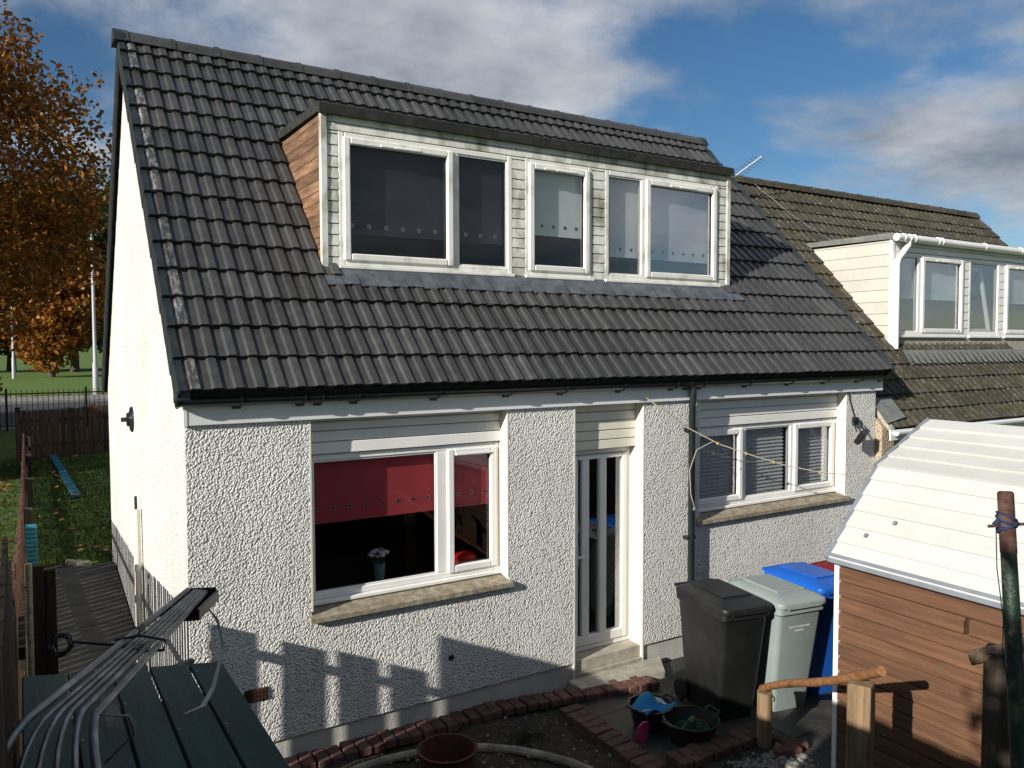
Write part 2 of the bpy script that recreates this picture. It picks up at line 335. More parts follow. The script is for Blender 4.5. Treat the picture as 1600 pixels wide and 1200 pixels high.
def link(name, me, mat, parent=None, loc=None, rot=None):
    if mat and not me.materials: me.materials.append(MATS[mat] if isinstance(mat, str) else mat)
    o = bpy.data.objects.new(name, me); C.objects.link(o)
    if parent: o.parent = parent
    if loc is not None: o.location = loc
    if rot is not None: o.rotation_euler = rot
    return o
def tag(o, label, cat, group=None):
    o['label'] = label; o['category'] = cat
    if group: o['group'] = group
    return o
def thing(name, label, cat, loc=(0, 0, 0), rz=0, group=None):
    o = bpy.data.objects.new(name, None); C.objects.link(o); o.location = loc; o.rotation_euler = (0, 0, rz); o.empty_display_size = .2
    return tag(o, label, cat, group)
def kind(o, k): o['kind'] = k; return o
def sstep(a, b, x):
    t = min(max((x - a) / (b - a), 0), 1); return t * t * (3 - 2 * t)

# ---------------------------------------------------------------- ground
GY = [(-40, -.11), (1.6, -.10), (3.4, .15), (5.6, .45), (9, .62), (12, .74), (14, .88), (18, 1.0), (130, 1.0), (400, 6), (2500, 20)]
def gz(x, y):
    z = np.interp(y, [a for a, b in GY], [b for a, b in GY])
    if y < -1.95:      # the upper garden terrace that the camera stands on
        k = 1 - sstep(1.6, 2.5, x); z += k * 1.62 * sstep(-1.95, -4.6, y)
    if x > -.02 and x < 8.4 and 1.5 < y < 5.8: z = min(z, -.1)
    return float(z)
def ground():
    xs = sorted(set([-2500, -800, -300, -120, -60, -30, -15, -8, -5, -3, 20, 30, 60, 120, 300, 800, 2500] + [round(-2 + .3 * i, 2) for i in range(55)]))
    ys = sorted(set([-2500, -600, -200, -60, -25, -14, 16, 18, 22, 30, 40, 60, 90, 130, 200, 400, 900, 2500] + [round(-9 + .3 * i, 2) for i in range(80)]))
    v = [(x, y, gz(x, y)) for y in ys for x in xs]; n = len(xs)
    f = [(j * n + i, j * n + i + 1, (j + 1) * n + i + 1, (j + 1) * n + i) for j in range(len(ys) - 1) for i in range(n - 1)]
    b = B().add(v, f); b.sm = True
    kind(b.build('ground', 'grass_ground'), 'structure')
ground()
def sheet(name, mat, x0, x1, y0, y1, dz, nx=2, ny=2):
    v = []; f = []
    for j in range(ny + 1):
        for i in range(nx + 1):
            x = x0 + (x1 - x0) * i / nx; y = y0 + (y1 - y0) * j / ny; v.append((x, y, gz(x, y) + dz))
    n = nx + 1; f = [(j * n + i, j * n + i + 1, (j + 1) * n + i + 1, (j + 1) * n + i) for j in range(ny) for i in range(nx)]
    return kind(B().add(v, f).build(name, mat), 'structure')
# the street beyond the back fence
road = sheet('road', 'asphalt', -120, 120, 21.5, 31.0, .006)
sheet('pavement', 'kerb', -120, 120, 31.16, 34.5, .11)
kb = kind(B().box(-120, 120, 31.0, 31.16, 1.0, 1.125, .01).build('kerb', 'kerb'), 'structure')
for i in range(9):
    x = -12 + i * 4.0
    B().box(x, x + 2.2, 26.6, 26.72, 1.008, 1.0105).build('lane_mark', 'road_paint', road)
# ---------------------------------------------------------------- the white house
TH = .8352871; TAN = math.tan(TH); CO = math.cos(TH); SI = math.sin(TH)
YE, ZE, G = -.13, 2.9214, .319
def rp(x, s, n=0, ye=YE, ze=ZE): return Vector((x, ye + s * CO - n * SI, ze + s * SI + n * CO))
def roof_y(z, n=0, ye=YE, ze=ZE): return ye + (z - ze) / TAN - n / SI
house = thing('terraced_house', 'white roughcast end terrace house with dark tiled roof and long box dormer', 'house')
RY, RZ = 3.05, ZE + (3.05 - YE) * TAN          # ridge
D = 5.78; HW = 8.28
fb = B()
for x0, x1, z0, z1 in [(.3, .924, .15, 2.80), (.924, 2.778, .15, 1.05), (2.778, 3.521, .15, 2.80), (4.413, 5.177, .15, 2.80), (5.177, 7.70, .15, 1.33), (7.70, HW, .15, 2.80)]:
    fb.box(x0, x1, 0, .3, z0, z1)
fb.build('front_wall', 'render_white', house)
B().prism([(0, -.35), (D, -.35), (D, 2.75), (RY, RZ - .12), (0, ZE - .02)], 'x', 0, .3).build('gable_wall', 'render_white', house)
B().prism([(.3, -.35), (D, -.35), (D, 2.75), (RY, RZ - .12), (.3, ZE + .25)], 'x', HW - .02, HW + .1).build('party_wall', 'plinth', house)
B().box(.3, HW, D - .3, D, -.35, 2.75).build('rear_wall', 'render_white', house)
pb = B()
for x0, x1 in [(.02, 3.521), (4.413, HW)]: pb.box(x0 if x0 > .1 else .3, x1, .022, .3, -.35, .15)
pb.build('plinth', 'plinth', house)
B().box(0, .3, -.004, .0, -.3, .15).build('plinth_corner', 'plinth', house)
# reveals (smooth painted)
for x0, x1, z0, z1, d in [(2.765, 2.7785, 1.13, 2.676, .15), (.9235, .937, 1.13, 2.676, .15), (4.395, 4.4135, -.09, 2.676, .21), (3.5205, 3.535, -.09, 2.676, .21), (7.687, 7.7005, 1.41, 2.676, .15), (5.1765, 5.19, 1.41, 2.676, .15)]:
    B().box(x0, x1, -.002, d, z0, z1).build('reveal', 'paint_cream', house)
# rooms behind the windows
for x0, x1, y0, y1, z0, z1 in [(.31, 3.5, .31, 3.2, .2, 2.55), (5.0, 8.15, .31, 2.6, .2, 2.55), (3.53, 4.42, .32, 3.0, .16, 2.5), (1.4, 6.4, .93, 2.6, 3.1, 5.28)]:
    b = B().box(x0, x1, y0, y1, z0, z1); b.f = [f[::-1] for f in b.f if not all(abs(b.v[i][1] - y0) < 1e-6 for i in f)]
    b.build('room', 'interior', house)
# roof deck in pieces round the dormer opening, and the rear slope
DX0, DX1, DZ0, DZ1, DY = 1.322, 6.455, 3.955, 5.335, .80
SL = (RY - YE) / CO
s0 = (DY - YE) / CO + .1; s1 = (roof_y(DZ1) - YE) / CO
roof = B()
def deck(b, x0, x1, sa, sb, ye=YE, ze=ZE, t=.05):
    v = [rp(x, s, n, ye, ze) for n in (-.02, -.02 - t) for s in (sa, sb) for x in (x0, x1)]
    b.add(v, [(0, 1, 3, 2), (4, 6, 7, 5), (0, 4, 5, 1), (2, 3, 7, 6), (0, 2, 6, 4), (1, 5, 7, 3)])
for a in [(-.02, 8.3, 0, s0), (-.02, 8.3, s1, SL), (-.02, DX0 + .02, s0, s1), (DX1 - .02, 8.3, s0, s1)]: deck(roof, *a)
roof.add([(-.04, RY, RZ), (8.15, RY, RZ), (8.35, D + .15, 2.72), (-.04, D + .15, 2.72), (-.04, RY, RZ - .07), (8.15, RY, RZ - .07), (8.35, D + .15, 2.65), (-.04, D + .15, 2.65)], [(0, 3, 2, 1), (4, 5, 6, 7), (0, 4, 7, 3), (2, 6, 5, 1), (3, 7, 6, 2)])
roof = roof.build('roof', 'felt_black', house)
def tile_mesh(name, rolls, tp, L, up=.044):
    prof = [(0, 0)]
    for k in range(rolls):
        o = k * tp; prof += [(o + tp * .32, 0), (o + tp * .44, .019), (o + tp * .80, .019), (o + tp * .87, -.003), (o + tp * .93, -.003)]
    prof.append((rolls * tp - .0015, 0)); n = len(prof)
    v = [(x, -.0 - (.004 if z > .01 else 0), z * .85 + up) for x, z in prof] + [(x, L, z + .002) for x, z in prof] + [(x, .010, z - .006) for x, z in prof]
    f = [(i, i + 1, n + i + 1, n + i) for i in range(n - 1)] + [(2 * n + i, 2 * n + i + 1, i + 1, i) for i in range(n - 1)] + [(2 * n, 0, n), (3 * n - 1, 2 * n - 1, n - 1)]
    me = bpy.data.meshes.new(name); me.from_pydata(v, [], f); me.update(); return me
TP = .153; TW = 2 * TP
t_full = tile_mesh('roof_tile', 2, TP, G + .075); t_full.materials.append(MATS['tile_dark'])
t_lime = t_full.copy(); t_lime.materials.clear(); t_lime.materials.append(MATS['tile_lime'])
t_half = tile_mesh('roof_tile_half', 1, TP, G + .075); t_half.materials.append(MATS['tile_dark'])
X0 = -.04
for r in range(15):
    k = 1 - .0285 * r / 14.5
    L0 = r * G; zc = ZE + (L0 + G) * SI; zb = ZE + L0 * SI
    for c in range(28):
        xa = X0 + c * TW * k; xb = xa + TW * k
        if r <= 14 and zc > DZ0 + .1 and zb < DZ1 - .02 and xa > DX0 - .02 and xb < DX1 + .02: continue
        me = t_lime if (c == 0 and r not in (1, 6, 12)) else t_half if c == 27 else t_full
        o = bpy.data.objects.new('roof_tile', me); C.objects.link(o); o.parent = roof
        o.location = rp(xa, L0 + random.uniform(-.004, .004), random.uniform(-.002, .003)); o.rotation_euler = (TH + random.uniform(-.006, .006), random.uniform(-.005, .005), random.uniform(-.004, .004))
        o.scale = (k, 1, 1)
# dry verge caps, front and rear slope of the left gable and the right edge
cap = B().prism([(-.02, -.15), (-.02, .058), (G + .01, .022), (G + .01, -.125)], 'x', -.066, -.046).prism([(-.018, .046), (-.018, .060), (G + .01, .026), (G + .01, .012)], 'x', -.045, -.012).mesh('verge_cap'); cap.materials.append(MATS['verge_plastic'])
capr = B().box(.0, .05, -.012, G + .015, -.14, .05, .004).mesh('verge_cap_right'); capr.materials.append(MATS['verge_plastic'])
for r in range(15):
    o = link('verge_cap', cap, None, roof); o.location = rp(-.012 * (r % 2) * .2, r * G, .0); o.rotation_euler = (TH, 0, 0)
    k = 1 - .0285 * r / 14.5
    o = link('verge_cap', capr, None, roof); o.location = rp(X0 + 27.5 * TW * k, r * G, .002); o.rotation_euler = (TH + .03, 0, 0)
rl = math.hypot(D + .15 - RY, RZ - 2.72); ra = math.atan2(RZ - 2.72, D + .15 - RY)
for r in range(14):
    o = link('verge_cap', cap, None, roof); t = (r * rl / 14) / rl
    o.location = (0, D + .15 + (RY - D - .15) * t, 2.72 + (RZ - 2.72) * t + .01); o.rotation_euler = (ra, 0, 0); o.scale = (1, 1, 1)
    o.matrix_local = Matrix.Translation(o.location) @ Matrix(((1, 0, 0, 0), (0, -math.cos(ra), -math.sin(ra) * -1, 0), (0, math.sin(ra), math.cos(ra), 0), (0, 0, 0, 1)))
# ridge tiles
rprof = [(-.128, -.112), (-.085, -.03), (-.04, .012), (0, .02), (.04, .012), (.085, -.03), (.128, -.112), (.115, -.115), (0, .0), (-.115, -.115)]
rm = B().prism(rprof, 'x', .004, .447).prism([(a * 1.05, b * 1.05 + .008) for a, b in rprof[:7]] + [(a * 1.0, b) for a, b in rprof[:7][::-1]], 'x', -.02, .03).mesh('ridge_tile'); rm.materials.append(MATS['tile_dark'])
for i in range(18):
    o = link('ridge_tile', rm, None, roof); o.location = (.0 + i * .4525, RY, RZ + .06 + random.uniform(-.003, .003)); o.rotation_euler = (0, random.uniform(-.003, .003), 0)
rcap = B().prism([(a * 1.12, b * 1.1 + .004) for a, b in rprof[:7]], 'x', -.11, 0.0).mesh('ridge_end_cap'); rcap.materials.append(MATS['verge_plastic'])
link('ridge_end_cap', rcap, None, roof, (.0, RY, RZ + .06)); link('ridge_end_cap', rcap, None, roof, (8.25, RY, RZ + .06))
# fascia, gutter, downpipe
B().box(-.01, 8.39, -.03, .0, 2.676, 2.845, .004).box(-.012, .012, -.034, .12, 2.674, 2.848).build('fascia', 'fascia_white', house)
B().box(0, HW, -.029, .15, 2.846, 2.87).build('soffit_board', 'fascia_white', house)
GYC, GZC, GR = -.088, 2.872, .052
gp = [(GYC + GR * math.cos(a), GZC + GR * math.sin(a)) for a in np.linspace(math.pi, 2 * math.pi, 10)] + [(GYC + (GR - .006) * math.cos(a), GZC + (GR - .006) * math.sin(a)) for a in np.linspace(2 * math.pi, math.pi, 10)]
B().box(-.072, .02, -.128, .02, 2.848, 2.93).build('eaves_closure', 'verge_plastic', house)
gut = B().prism(gp, 'x', -.055, 8.40).prism([(GYC + (GR + .004) * math.cos(a), GZC + (GR + .004) * math.sin(a)) for a in np.linspace(math.pi, 2 * math.pi, 10)], 'x', -.075, -.052).build('gutter', 'gutter_black', house)
for x in [.38, .86, 1.0, 1.30, 2.02, 2.75, 3.35, 4.05, 4.75, 4.95, 5.15, 5.85, 6.55, 7.2, 7.85, 8.32]:
    pts = [(x, GYC + (GR + .006) * math.cos(a), GZC + (GR + .006) * math.sin(a)) for a in np.linspace(math.pi * .95, 2 * math.pi, 9)]
    bb = B().tube(pts, .006, 5); bb.box(x - .05, x + .01, -.05, -.028, 2.79, 2.81); bb.build('gutter_bracket', 'gutter_black', gut)
dp = B().tube([(5.01, -.085, 2.81), (5.01, -.085, 2.72), (5.01, -.072, 2.62), (5.01, -.072, -.08)], .037, 12).build('downpipe', 'gutter_black', house)
for z in (2.35, 1.2): B().box(4.95, 5.07, -.085, 0, z, z + .035, .004).build('pipe_clip', 'gutter_black', dp)

# ---------------------------------------------------------------- windows
def bars(b, x0, x1, z0, z1, w, y0, y1, ch=.008, wb=None, wt=None):
    wb = wb or w; wt = wt or w
    b.box(x0, x0 + w, y0, y1, z0, z1, ch).box(x1 - w, x1, y0, y1, z0, z1, ch)
    b.box(x0 + w, x1 - w, y0 + .001, y1, z0, z0 + wb, ch).box(x0 + w, x1 - w, y0 + .001, y1, z1 - wt, z1, ch)
def window(parent, x0, x1, z0, z1, yf, panes, mat='upvc', fw=.055, depth=.07, sash=.05, sill=None, vents=()):
    """outer frame + mullions; panes = [(xa, xb, opens)] clear openings between frame members"""
    w = B(); bars(w, x0, x1, z0, z1, fw, yf, yf + depth)
    for a, b_ in zip(panes[:-1], panes[1:]): w.box(a[1], b_[0], yf + .001, yf + depth, z0 + fw, z1 - fw, .008)
    wo = w.build('window', mat, parent)
    for i, (xa, xb, op) in enumerate(panes):
        xa2, xb2, za, zb = xa, xb, z0 + fw, z1 - fw
        if op:
            s_ = B(); bars(s_, xa - .015, xb + .015, za - .015, zb + .015, sash + .015, yf - .022, yf + .03, .010)
            s_.build('sash', mat, wo); xa2 += sash; xb2 -= sash; za += sash; zb -= sash
        else:
            s_ = B(); bars(s_, xa, xb, za, zb, .014, yf + .012, yf + .03, .004); s_.build('glazing_bead', mat, wo); xa2 += .014; xb2 -= .014; za += .014; zb -= .014
        B().box(xa2 - .004, xb2 + .004, yf + .024, yf + .028, za - .004, zb + .004).build('pane', 'window_glass', wo)
        gk = B(); bars(gk, xa2 - .001, xb2 + .001, za - .001, zb + .001, .006, yf + .016, yf + .0235, 0); gk.build('gasket', 'rubber', wo)
        if i in vents:
            cx = (xa + xb) / 2; B().box(cx - .2, cx + .2, yf - .034, yf - .02, zb + .008, zb + .03, .005).box(cx - .06, cx + .16, yf - .042, yf - .03, zb + .006, zb + .022, .004).build('trickle_vent', 'upvc', wo)
    if sill: B().box(x0 - .01, x1 + .01, yf - .035, yf + depth, z0 - .035, z0 - .001, .006).build('window_sill', mat, wo)
    return wo
w1 = window(house, .938, 2.764, 1.168, 2.372, .145, [(.995, 2.115, False), (2.235, 2.715, True)], fw=.055, sill=True, vents=())
B().box(2.30, 2.66, .11, .122, 2.275, 2.292, .004).build('trickle_vent', 'upvc', w1)
B().prism([(-.055, 1.045), (-.055, 1.085), (.16, 1.13), (.16, 1.045)], 'x', .905, 2.80).build('window_ledge', 'concrete_sill', house)
w2 = window(house, 5.191, 7.686, 1.452, 2.352, .145, [(5.245, 5.99, True), (6.075, 6.835, False), (6.91, 7.63, True)], fw=.055, sill=True)
B().prism([(-.055, 1.33), (-.055, 1.37), (.16, 1.415), (.16, 1.33)], 'x', 5.15, 7.73).build('window_ledge', 'concrete_sill', house)
def cladding(name, mat, x0, x1, zs, y, parent, t=.018):
    for a, b_ in zip(zs[:-1], zs[1:]):
        B().prism([(y, a + .004), (y - t, a + .006), (y - t + .003, b_ - .010), (y - .004, b_ - .001), (y, b_ - .001)], 'x', x0, x1).build(name, mat, parent)
for x0, x1, zs, mt in [(.938, 2.764, [2.374, 2.475, 2.565, 2.64, 2.676], 'panel_white'), (5.191, 7.686, [2.354, 2.455, 2.545, 2.635, 2.676], 'panel_white'), (3.536, 4.394, [2.215, 2.31, 2.405, 2.50, 2.595, 2.676], 'panel_cream')]:
    cladding('cladding_board', mt, x0, x1, zs, .135, house)
    B().box(x0, x1, .136, .16, zs[0], 2.80).build('cladding_backing', 'felt_black', house)
# door
door = B(); bars(door, 3.60, 4.395, .155, 2.21, .05, .20, .27, .006); bars(door, 3.652, 4.342, .21, 2.155, .06, .185, .245, .008, wb=.10, wt=.045)
for xa, xb in [(3.765, 3.853), (3.983, 4.074)]: door.box(xa, xb, .186, .245, .31, 2.11, .008)
door = door.build('door', 'upvc', house)
for xa, xb in [(3.71, 3.768), (3.85, 3.986), (4.071, 4.283)]: B().box(xa, xb, .214, .219, .305, 2.112).build('pane', 'window_glass', door)
B().box(3.668, 3.69, .15, .19, 1.05, 1.25, .006).box(3.67, 3.78, .125, .145, 1.13, 1.15, .006).build('handle', 'white_metal', door)
B().box(3.536, 3.60, .2, .3, .15, 2.21).build('door_jamb', 'upvc', house)
B().box(3.536, 4.394, .03, .32, .03, .152, .006).build('threshold_step', 'concrete', house)
B().box(3.536, 4.394, -.0, .3, -.3, .03, .0).build('step_base', 'concrete', house)
stp = tag(B().prism([(3.44, -.02), (4.62, -.02), (4.40, -.34), (3.44, -.24)], 'z', -.25, .002).build('door_step', 'concrete'), 'low concrete doorstep slab under the white glazed door', 'step')
# red roller blind
def blind(name, label, x0, x1, z0, z1, y, mat, n, zs, emat, cat='blind', group=None):
    t = thing(name, label, cat, ((x0 + x1) / 2, y, z0), 0, group); cx = (x0 + x1) / 2
    B().box(x0 - cx, x1 - cx, 0, .003, 0, z1 - z0).build('fabric', mat, t)
    B().tube([(x0 - cx, .02, z1 - z0), (x1 - cx, .02, z1 - z0)], .018, 8).build('roller', mat, t)
    B().box(x0 - cx, x1 - cx, -.004, .006, -.002, .016).build('hem_bar', mat, t)
    for i in range(n):
        x = x0 - cx + (x1 - x0) * (i + .5) / n; b = B(); bars(b, x - .016, x + .016, zs - z0 - .016, zs - z0 + .016, .005, -.004, -.001, 0); b.build('eyelet', emat, t)
        B().box(x - .011, x + .011, -.0025, -.001, zs - z0 - .011, zs - z0 + .011).build('eyelet_hole', 'eyelet_dark', t)
    return t
blind('roller_blind', 'red roller blind with square eyelets half drawn in the ground floor window', .97, 2.74, 1.78, 2.36, .235, 'blind_red', 12, 1.90, 'eyelet')
# venetian blinds
for k, (xa, xb, lab) in enumerate([(5.28, 5.97, 'white venetian blind in the left light of the three part window'), (6.08, 6.83, 'white venetian blind in the middle light of the three part window'), (6.94, 7.60, 'white venetian blind in the right light of the three part window')]):
    t = thing('venetian_blind', lab, 'blind', ((xa + xb) / 2, .25, 1.48), 0, 'venetian blinds behind the right hand window'); hw = (xb - xa) / 2
    sm = B().box(-hw, hw, -.024, .024, -.001, .001, 0, Matrix.Rotation(R(54), 4, 'X')).mesh('slat'); sm.materials.append(MATS['slat_white'])
    for i in range(19): link('slat', sm, None, t, (0, 0, .03 + i * .043))
    B().box(-hw, hw, -.02, .02, .845, .875).build('headrail', 'slat_white', t)
# ---------------------------------------------------------------- dormer
def dormer(parent, x0, x1, z0, z1, y, ye, ze, cheek_mat, pitch, strips, top_z, front_mat, felt, board_h, tops, sz0=None):
    dm = B()
    dm.box(x0 + .02, x1 - .02, y + .015, y + .09, top_z, z1)                     # lintel behind the cladding
    for a, b_ in strips: dm.box(a + .003, b_ - .003, y + .015, y + .09, z0, top_z)
    dm = dm.build('dormer', 'felt_black', parent)
    yr = lambda z: roof_y(z, .0, ye, ze)
    for X, t in ((x0, 1), (x1, -1)):
        B().prism([(y + .02, z0), (y + .02, z1), (yr(z1) + .1, z1), (yr(z0) + .1, z0 - .02)], 'x', X + .02 * t, X + .06 * t).build('cheek', 'interior', dm)
        z = z0 - .02
        while z < z1 - .01:
            zb = min(z + pitch, z1 - .005)
            B().prism([(y + .02, z), (y + .02, zb - .006), (yr(zb) + .06, zb - .006), (yr(z) + .06, z)], 'x', X - .004 * t, X + .02 * t).build('cheek_board', cheek_mat, dm); z += pitch
    # corner posts
    for X, t in ((x0, 1), (x1, -1)): B().box(min(X - .012 * t, X + .05 * t), max(X - .012 * t, X + .05 * t), y - .018, y + .03, z0 - .02, z1, .005).build('corner_trim', 'upvc' if front_mat == 'upvc' else front_mat, dm)
    for a, b_ in strips:
        zs = list(np.arange((sz0 or z0) + .01, top_z - .03, board_h)) + [top_z]
        for za, zb in zip(zs[:-1], zs[1:]): B().prism([(y + .012, za + .003), (y - .006, za + .005), (y - .002, zb - .007), (y + .012, zb - .001)], 'x', a + .002, b_ - .002).build('cladding_board', front_mat, dm)
    for za, zb in zip(tops[:-1], tops[1:]):
        xs = [x0 + .055, x0 + (x1 - x0) * random.uniform(.3, .7), x1 - .055]
        for xa, xb in zip(xs[:-1], xs[1:]): B().prism([(y + .012, za + .002), (y - .006, za + .004), (y - .001, zb - .006), (y + .012, zb - .001)], 'x', xa + .001, xb - .001).build('cladding_board', front_mat, dm)
    b = B(); yb = yr(z1 + .1) + .12
    b.prism([(y - .055, z1 - .014), (y - .055, z1 + .078), (y - .02, z1 + .095), (yb, z1 + .10), (yb, z1 + .03), (y + .02, z1 + .005)], 'x', x0 - .03, x1 + .03)
    b.build('dormer_roof', felt, dm)
    return dm
dor = dormer(house, DX0, DX1, DZ0, DZ1, DY, YE, ZE, 'cedar', .103, [(1.372, 1.475), (3.322, 3.475), (4.347, 4.520), (6.277, 6.405)], 5.195, 'upvc_dirty', 'felt_black', .1, [5.195, 5.268, 5.335])
window(house, 1.476, 3.321, 3.995, 5.193, DY - .005, [(1.535, 2.62, True), (2.70, 3.262, False)], 'upvc_worn', fw=.058, sash=.05, sill=True, vents=(0,))
window(house, 3.476, 4.346, 3.995, 5.193, DY - .005, [(3.535, 4.288, True)], 'upvc_worn', fw=.058, sash=.05, sill=True, vents=(0,))
window(house, 4.521, 6.276, 3.995, 5.193, DY - .005, [(4.58, 5.05, False), (5.125, 6.216, True)], 'upvc_worn', fw=.058, sash=.05, sill=True, vents=(1,))
B().box(DX0 + .03, DX1 - .03, DY + .03, DY + .12, 3.80, 3.99).build('dormer_base_board', 'felt_black', house)
fl = B()
for i in range(34):     # dressed lead along the foot of the dormer
    xa = DX0 - .02 + i * (DX1 - DX0 + .1) / 34; xb = xa + (DX1 - DX0 + .1) / 34
    h = .062 if i % 2 else .042
    h = .05 if i % 2 else .044
    v = [rp(xa, 1.15 + random.uniform(-.012, .012), h), rp(xb, 1.15 + random.uniform(-.012, .012), h), rp(xb, 1.385, .03), rp(xa, 1.385, .03)]
    v += [v[2] + Vector((0, .05, .05)), v[3] + Vector((0, .05, .05))]
    fl.add(v, [(0, 1, 2, 3), (3, 2, 4, 5)])
fl.build('lead_flashing', 'lead', house)
blind('roller_blind', 'dark navy roller blind with square eyelets in the wide dormer window', 1.55, 3.26, 4.30, 5.12, .90, 'blind_navy', 10, 4.375, 'eyelet')
blind('roller_blind', 'pale roller blind half drawn in the narrow middle dormer window', 3.53, 4.28, 4.43, 5.12, .90, 'blind_pale', 5, 4.53, 'eyelet_dark')
blind('roller_blind', 'pale grey roller blind nearly closed in the right dormer window', 4.58, 6.20, 4.26, 5.12, .90, 'blind_grey', 10, 4.35, 'eyelet_dark')
# small fittings on the house
lamp = thing('floodlight', 'black floodlight on a bracket beside the three part window', 'floodlight', (7.84, 0, 2.16))
B().box(-.04, .04, -.05, 0, .10, .2, .006).build('back_box', 'black_plastic', lamp)
B().tube([(-.07, -.10, .02), (-.07, -.05, .14), (0, -.045, .17), (.07, -.05, .14), (.07, -.10, .02)], .009, 6).build('bracket', 'black_plastic', lamp)
B().box(-.105, .105, -.035, .035, -.085, .085, .008, Matrix.Translation((-.03, -.14, -.03)) @ Matrix.Rotation(R(35), 4, 'X') @ Matrix.Rotation(R(20), 4, 'Z')).build('lamp_head', 'black_plastic', lamp)
B().tube([(-.12, -.012, .53), (-.1, -.01, .42), (0, -.01, .2)], .006, 5).build('cable', 'black_plastic', lamp)
bell = thing('wall_bracket', 'small dark round bracket high on the sunlit gable wall', 'bracket', (0, 3.15, 2.485))
My = Matrix.Rotation(R(-90), 4, 'Y')
B().lathe([(0, 0), (.14, 0), (.13, .02), (.075, .035), (.07, .055), (.025, .06), (.025, .11), (0, .11)], n=20, M=My).build('dome', 'black_plastic', bell)
gpz = thing('waste_pipe', 'cream plastic pipe standing against the gable wall', 'pipe', (-.05, 2.55, 0))
B().tube([(0, 0, -.05), (0, .0, 1.0), (0, .02, 1.62)], .034, 12).build('pipe', 'paint_cream', gpz)
B().tube([(0, .0, 1.0), (0, .0, 1.07)], .042, 12).build('coupling', 'paint_cream', gpz)
B().box(-.012, .012, .04, .06, 1.5, 1.75).build('rod', 'black_plastic', gpz)
vb = B().box(.385, .565, -.012, .02, .505, .605, .004); 
for i in range(6):
    for j in range(3): vb.box(.395 + i * .028, .413 + i * .028, -.017, -.011, .515 + j * .03, .532 + j * .03)
vb.build('air_brick', 'vent_brown', house)
B().lathe([(0, -.03), (.022, -.03), (.03, 0), (.02, .01), (0, .01)], n=12, M=Matrix.Translation((2.176, 0, .49)) @ Matrix.Rotation(R(90), 4, 'X')).build('pipe_stub', 'verge_plastic', house)
# aerial behind the dormer
ae = thing('tv_aerial', 'white television aerial boom rising behind the dormer roof', 'aerial', (8.6, 2.75, 5.2))
B().tube([(0, 0, .2), (0, 0, .82)], .016, 8).build('mast', 'white_metal', ae)
p0, p1 = Vector((-.1, 0, .62)), Vector((.78, .1, 1.13))
B().tube([p0, p1], .012, 6).build('boom', 'white_metal', ae)
for i in range(9):
    p = p0.lerp(p1, .12 + .1 * i); B().tube([p + Vector((.03, -.1, -.05)), p + Vector((-.03, .1, .05))], .005, 5).build('element', 'verge_plastic', ae)
# things on the window sill indoors
va = thing('flower_vase', 'teal vase of white and pink flowers inside the ground floor window', 'vase', (1.64, .33, 1.16))
B().lathe([(0, 0), (.035, 0), (.04, .02), (.052, .19), (.05, .19), (.04, .03), (0, .03)], n=16).build('vase', 'vase', va)
for i in range(11):
    a = i * 2.4; r = .03 + .05 * ((i * 37) % 10) / 10; z = .25 + .05 * ((i * 53) % 10) / 10; c = (r * 1.2 * math.cos(a), r * .7 * math.sin(a), z)
    B().tube([(c[0] * .3, c[1] * .3, .12), c], .004, 4).build('stem', 'stem', va)
    fb_ = B()
    for q in range(7):
        an = q * 2.1; fb_.lathe([(0, -.014), (.016, -.006), (.018, .006), (0, .014)], (c[0] + .014 * math.cos(an), c[1] + .014 * math.sin(an), c[2] + .006 * (q % 3)), 6)
    fb_.build('flower', 'petal_pink' if i in (3, 7) else 'petal_white', va)
B().box(.96, 2.75, .22, .45, 1.10, 1.155).build('inner_sill', 'upvc', house)
rb = thing('red_basin', 'glossy red plastic basin on the inner sill of the kitchen window', 'basin', (2.50, .34, 1.156))
B().lathe([(0, .0), (.07, .0), (.10, .10), (.108, .125), (.112, .125), (.104, .095), (.075, -.0)], n=20).build('bowl', 'plastic_red', rb)
B().lathe([(.112, .125), (.09, .15), (.04, .165), (0, .168)], n=20).build('lid', 'plastic_red', rb)

# ---------------------------------------------------------------- the neighbouring house
HO = -.47
YN = -.16; ZN = ZE + (YN - YE) * TAN + HO / CO
nb = thing('neighbour_house', 'attached lower house with mossy brown tiles and white boarded dormer', 'house', (0, 0, 0))
NX0, NX1 = 8.42, 16.8; NRY = 3.32; NRZ = ZN + (NRY - YN) * TAN
nr = B(); deck(nr, NX0, NX1, 0, 1.25, YN, ZN); deck(nr, NX0, 9.78, 1.25, (NRY - YN) / CO, YN, ZN); deck(nr, 9.78, NX1, 3.3, (NRY - YN) / CO, YN, ZN); deck(nr, 14.85, NX1, 1.25, 3.3, YN, ZN)
nr.add([(NX0, NRY, NRZ), (NX1, NRY, NRZ), (NX1, 6.3, 2.6), (NX0, 6.3, 2.6)], [(0, 3, 2, 1)])
nr = nr.build('roof', 'felt_black', nb)
NG = .262; tn = tile_mesh('roof_tile_old', 2, TP, NG + .07, .036); tn.materials.append(MATS['tile_old'])
NDX0, NDX1, NDZ0, NDZ1, NDY = 9.76, 14.9, 3.22, 4.78, .775
nrows = int((NRY - YN) / CO / NG)
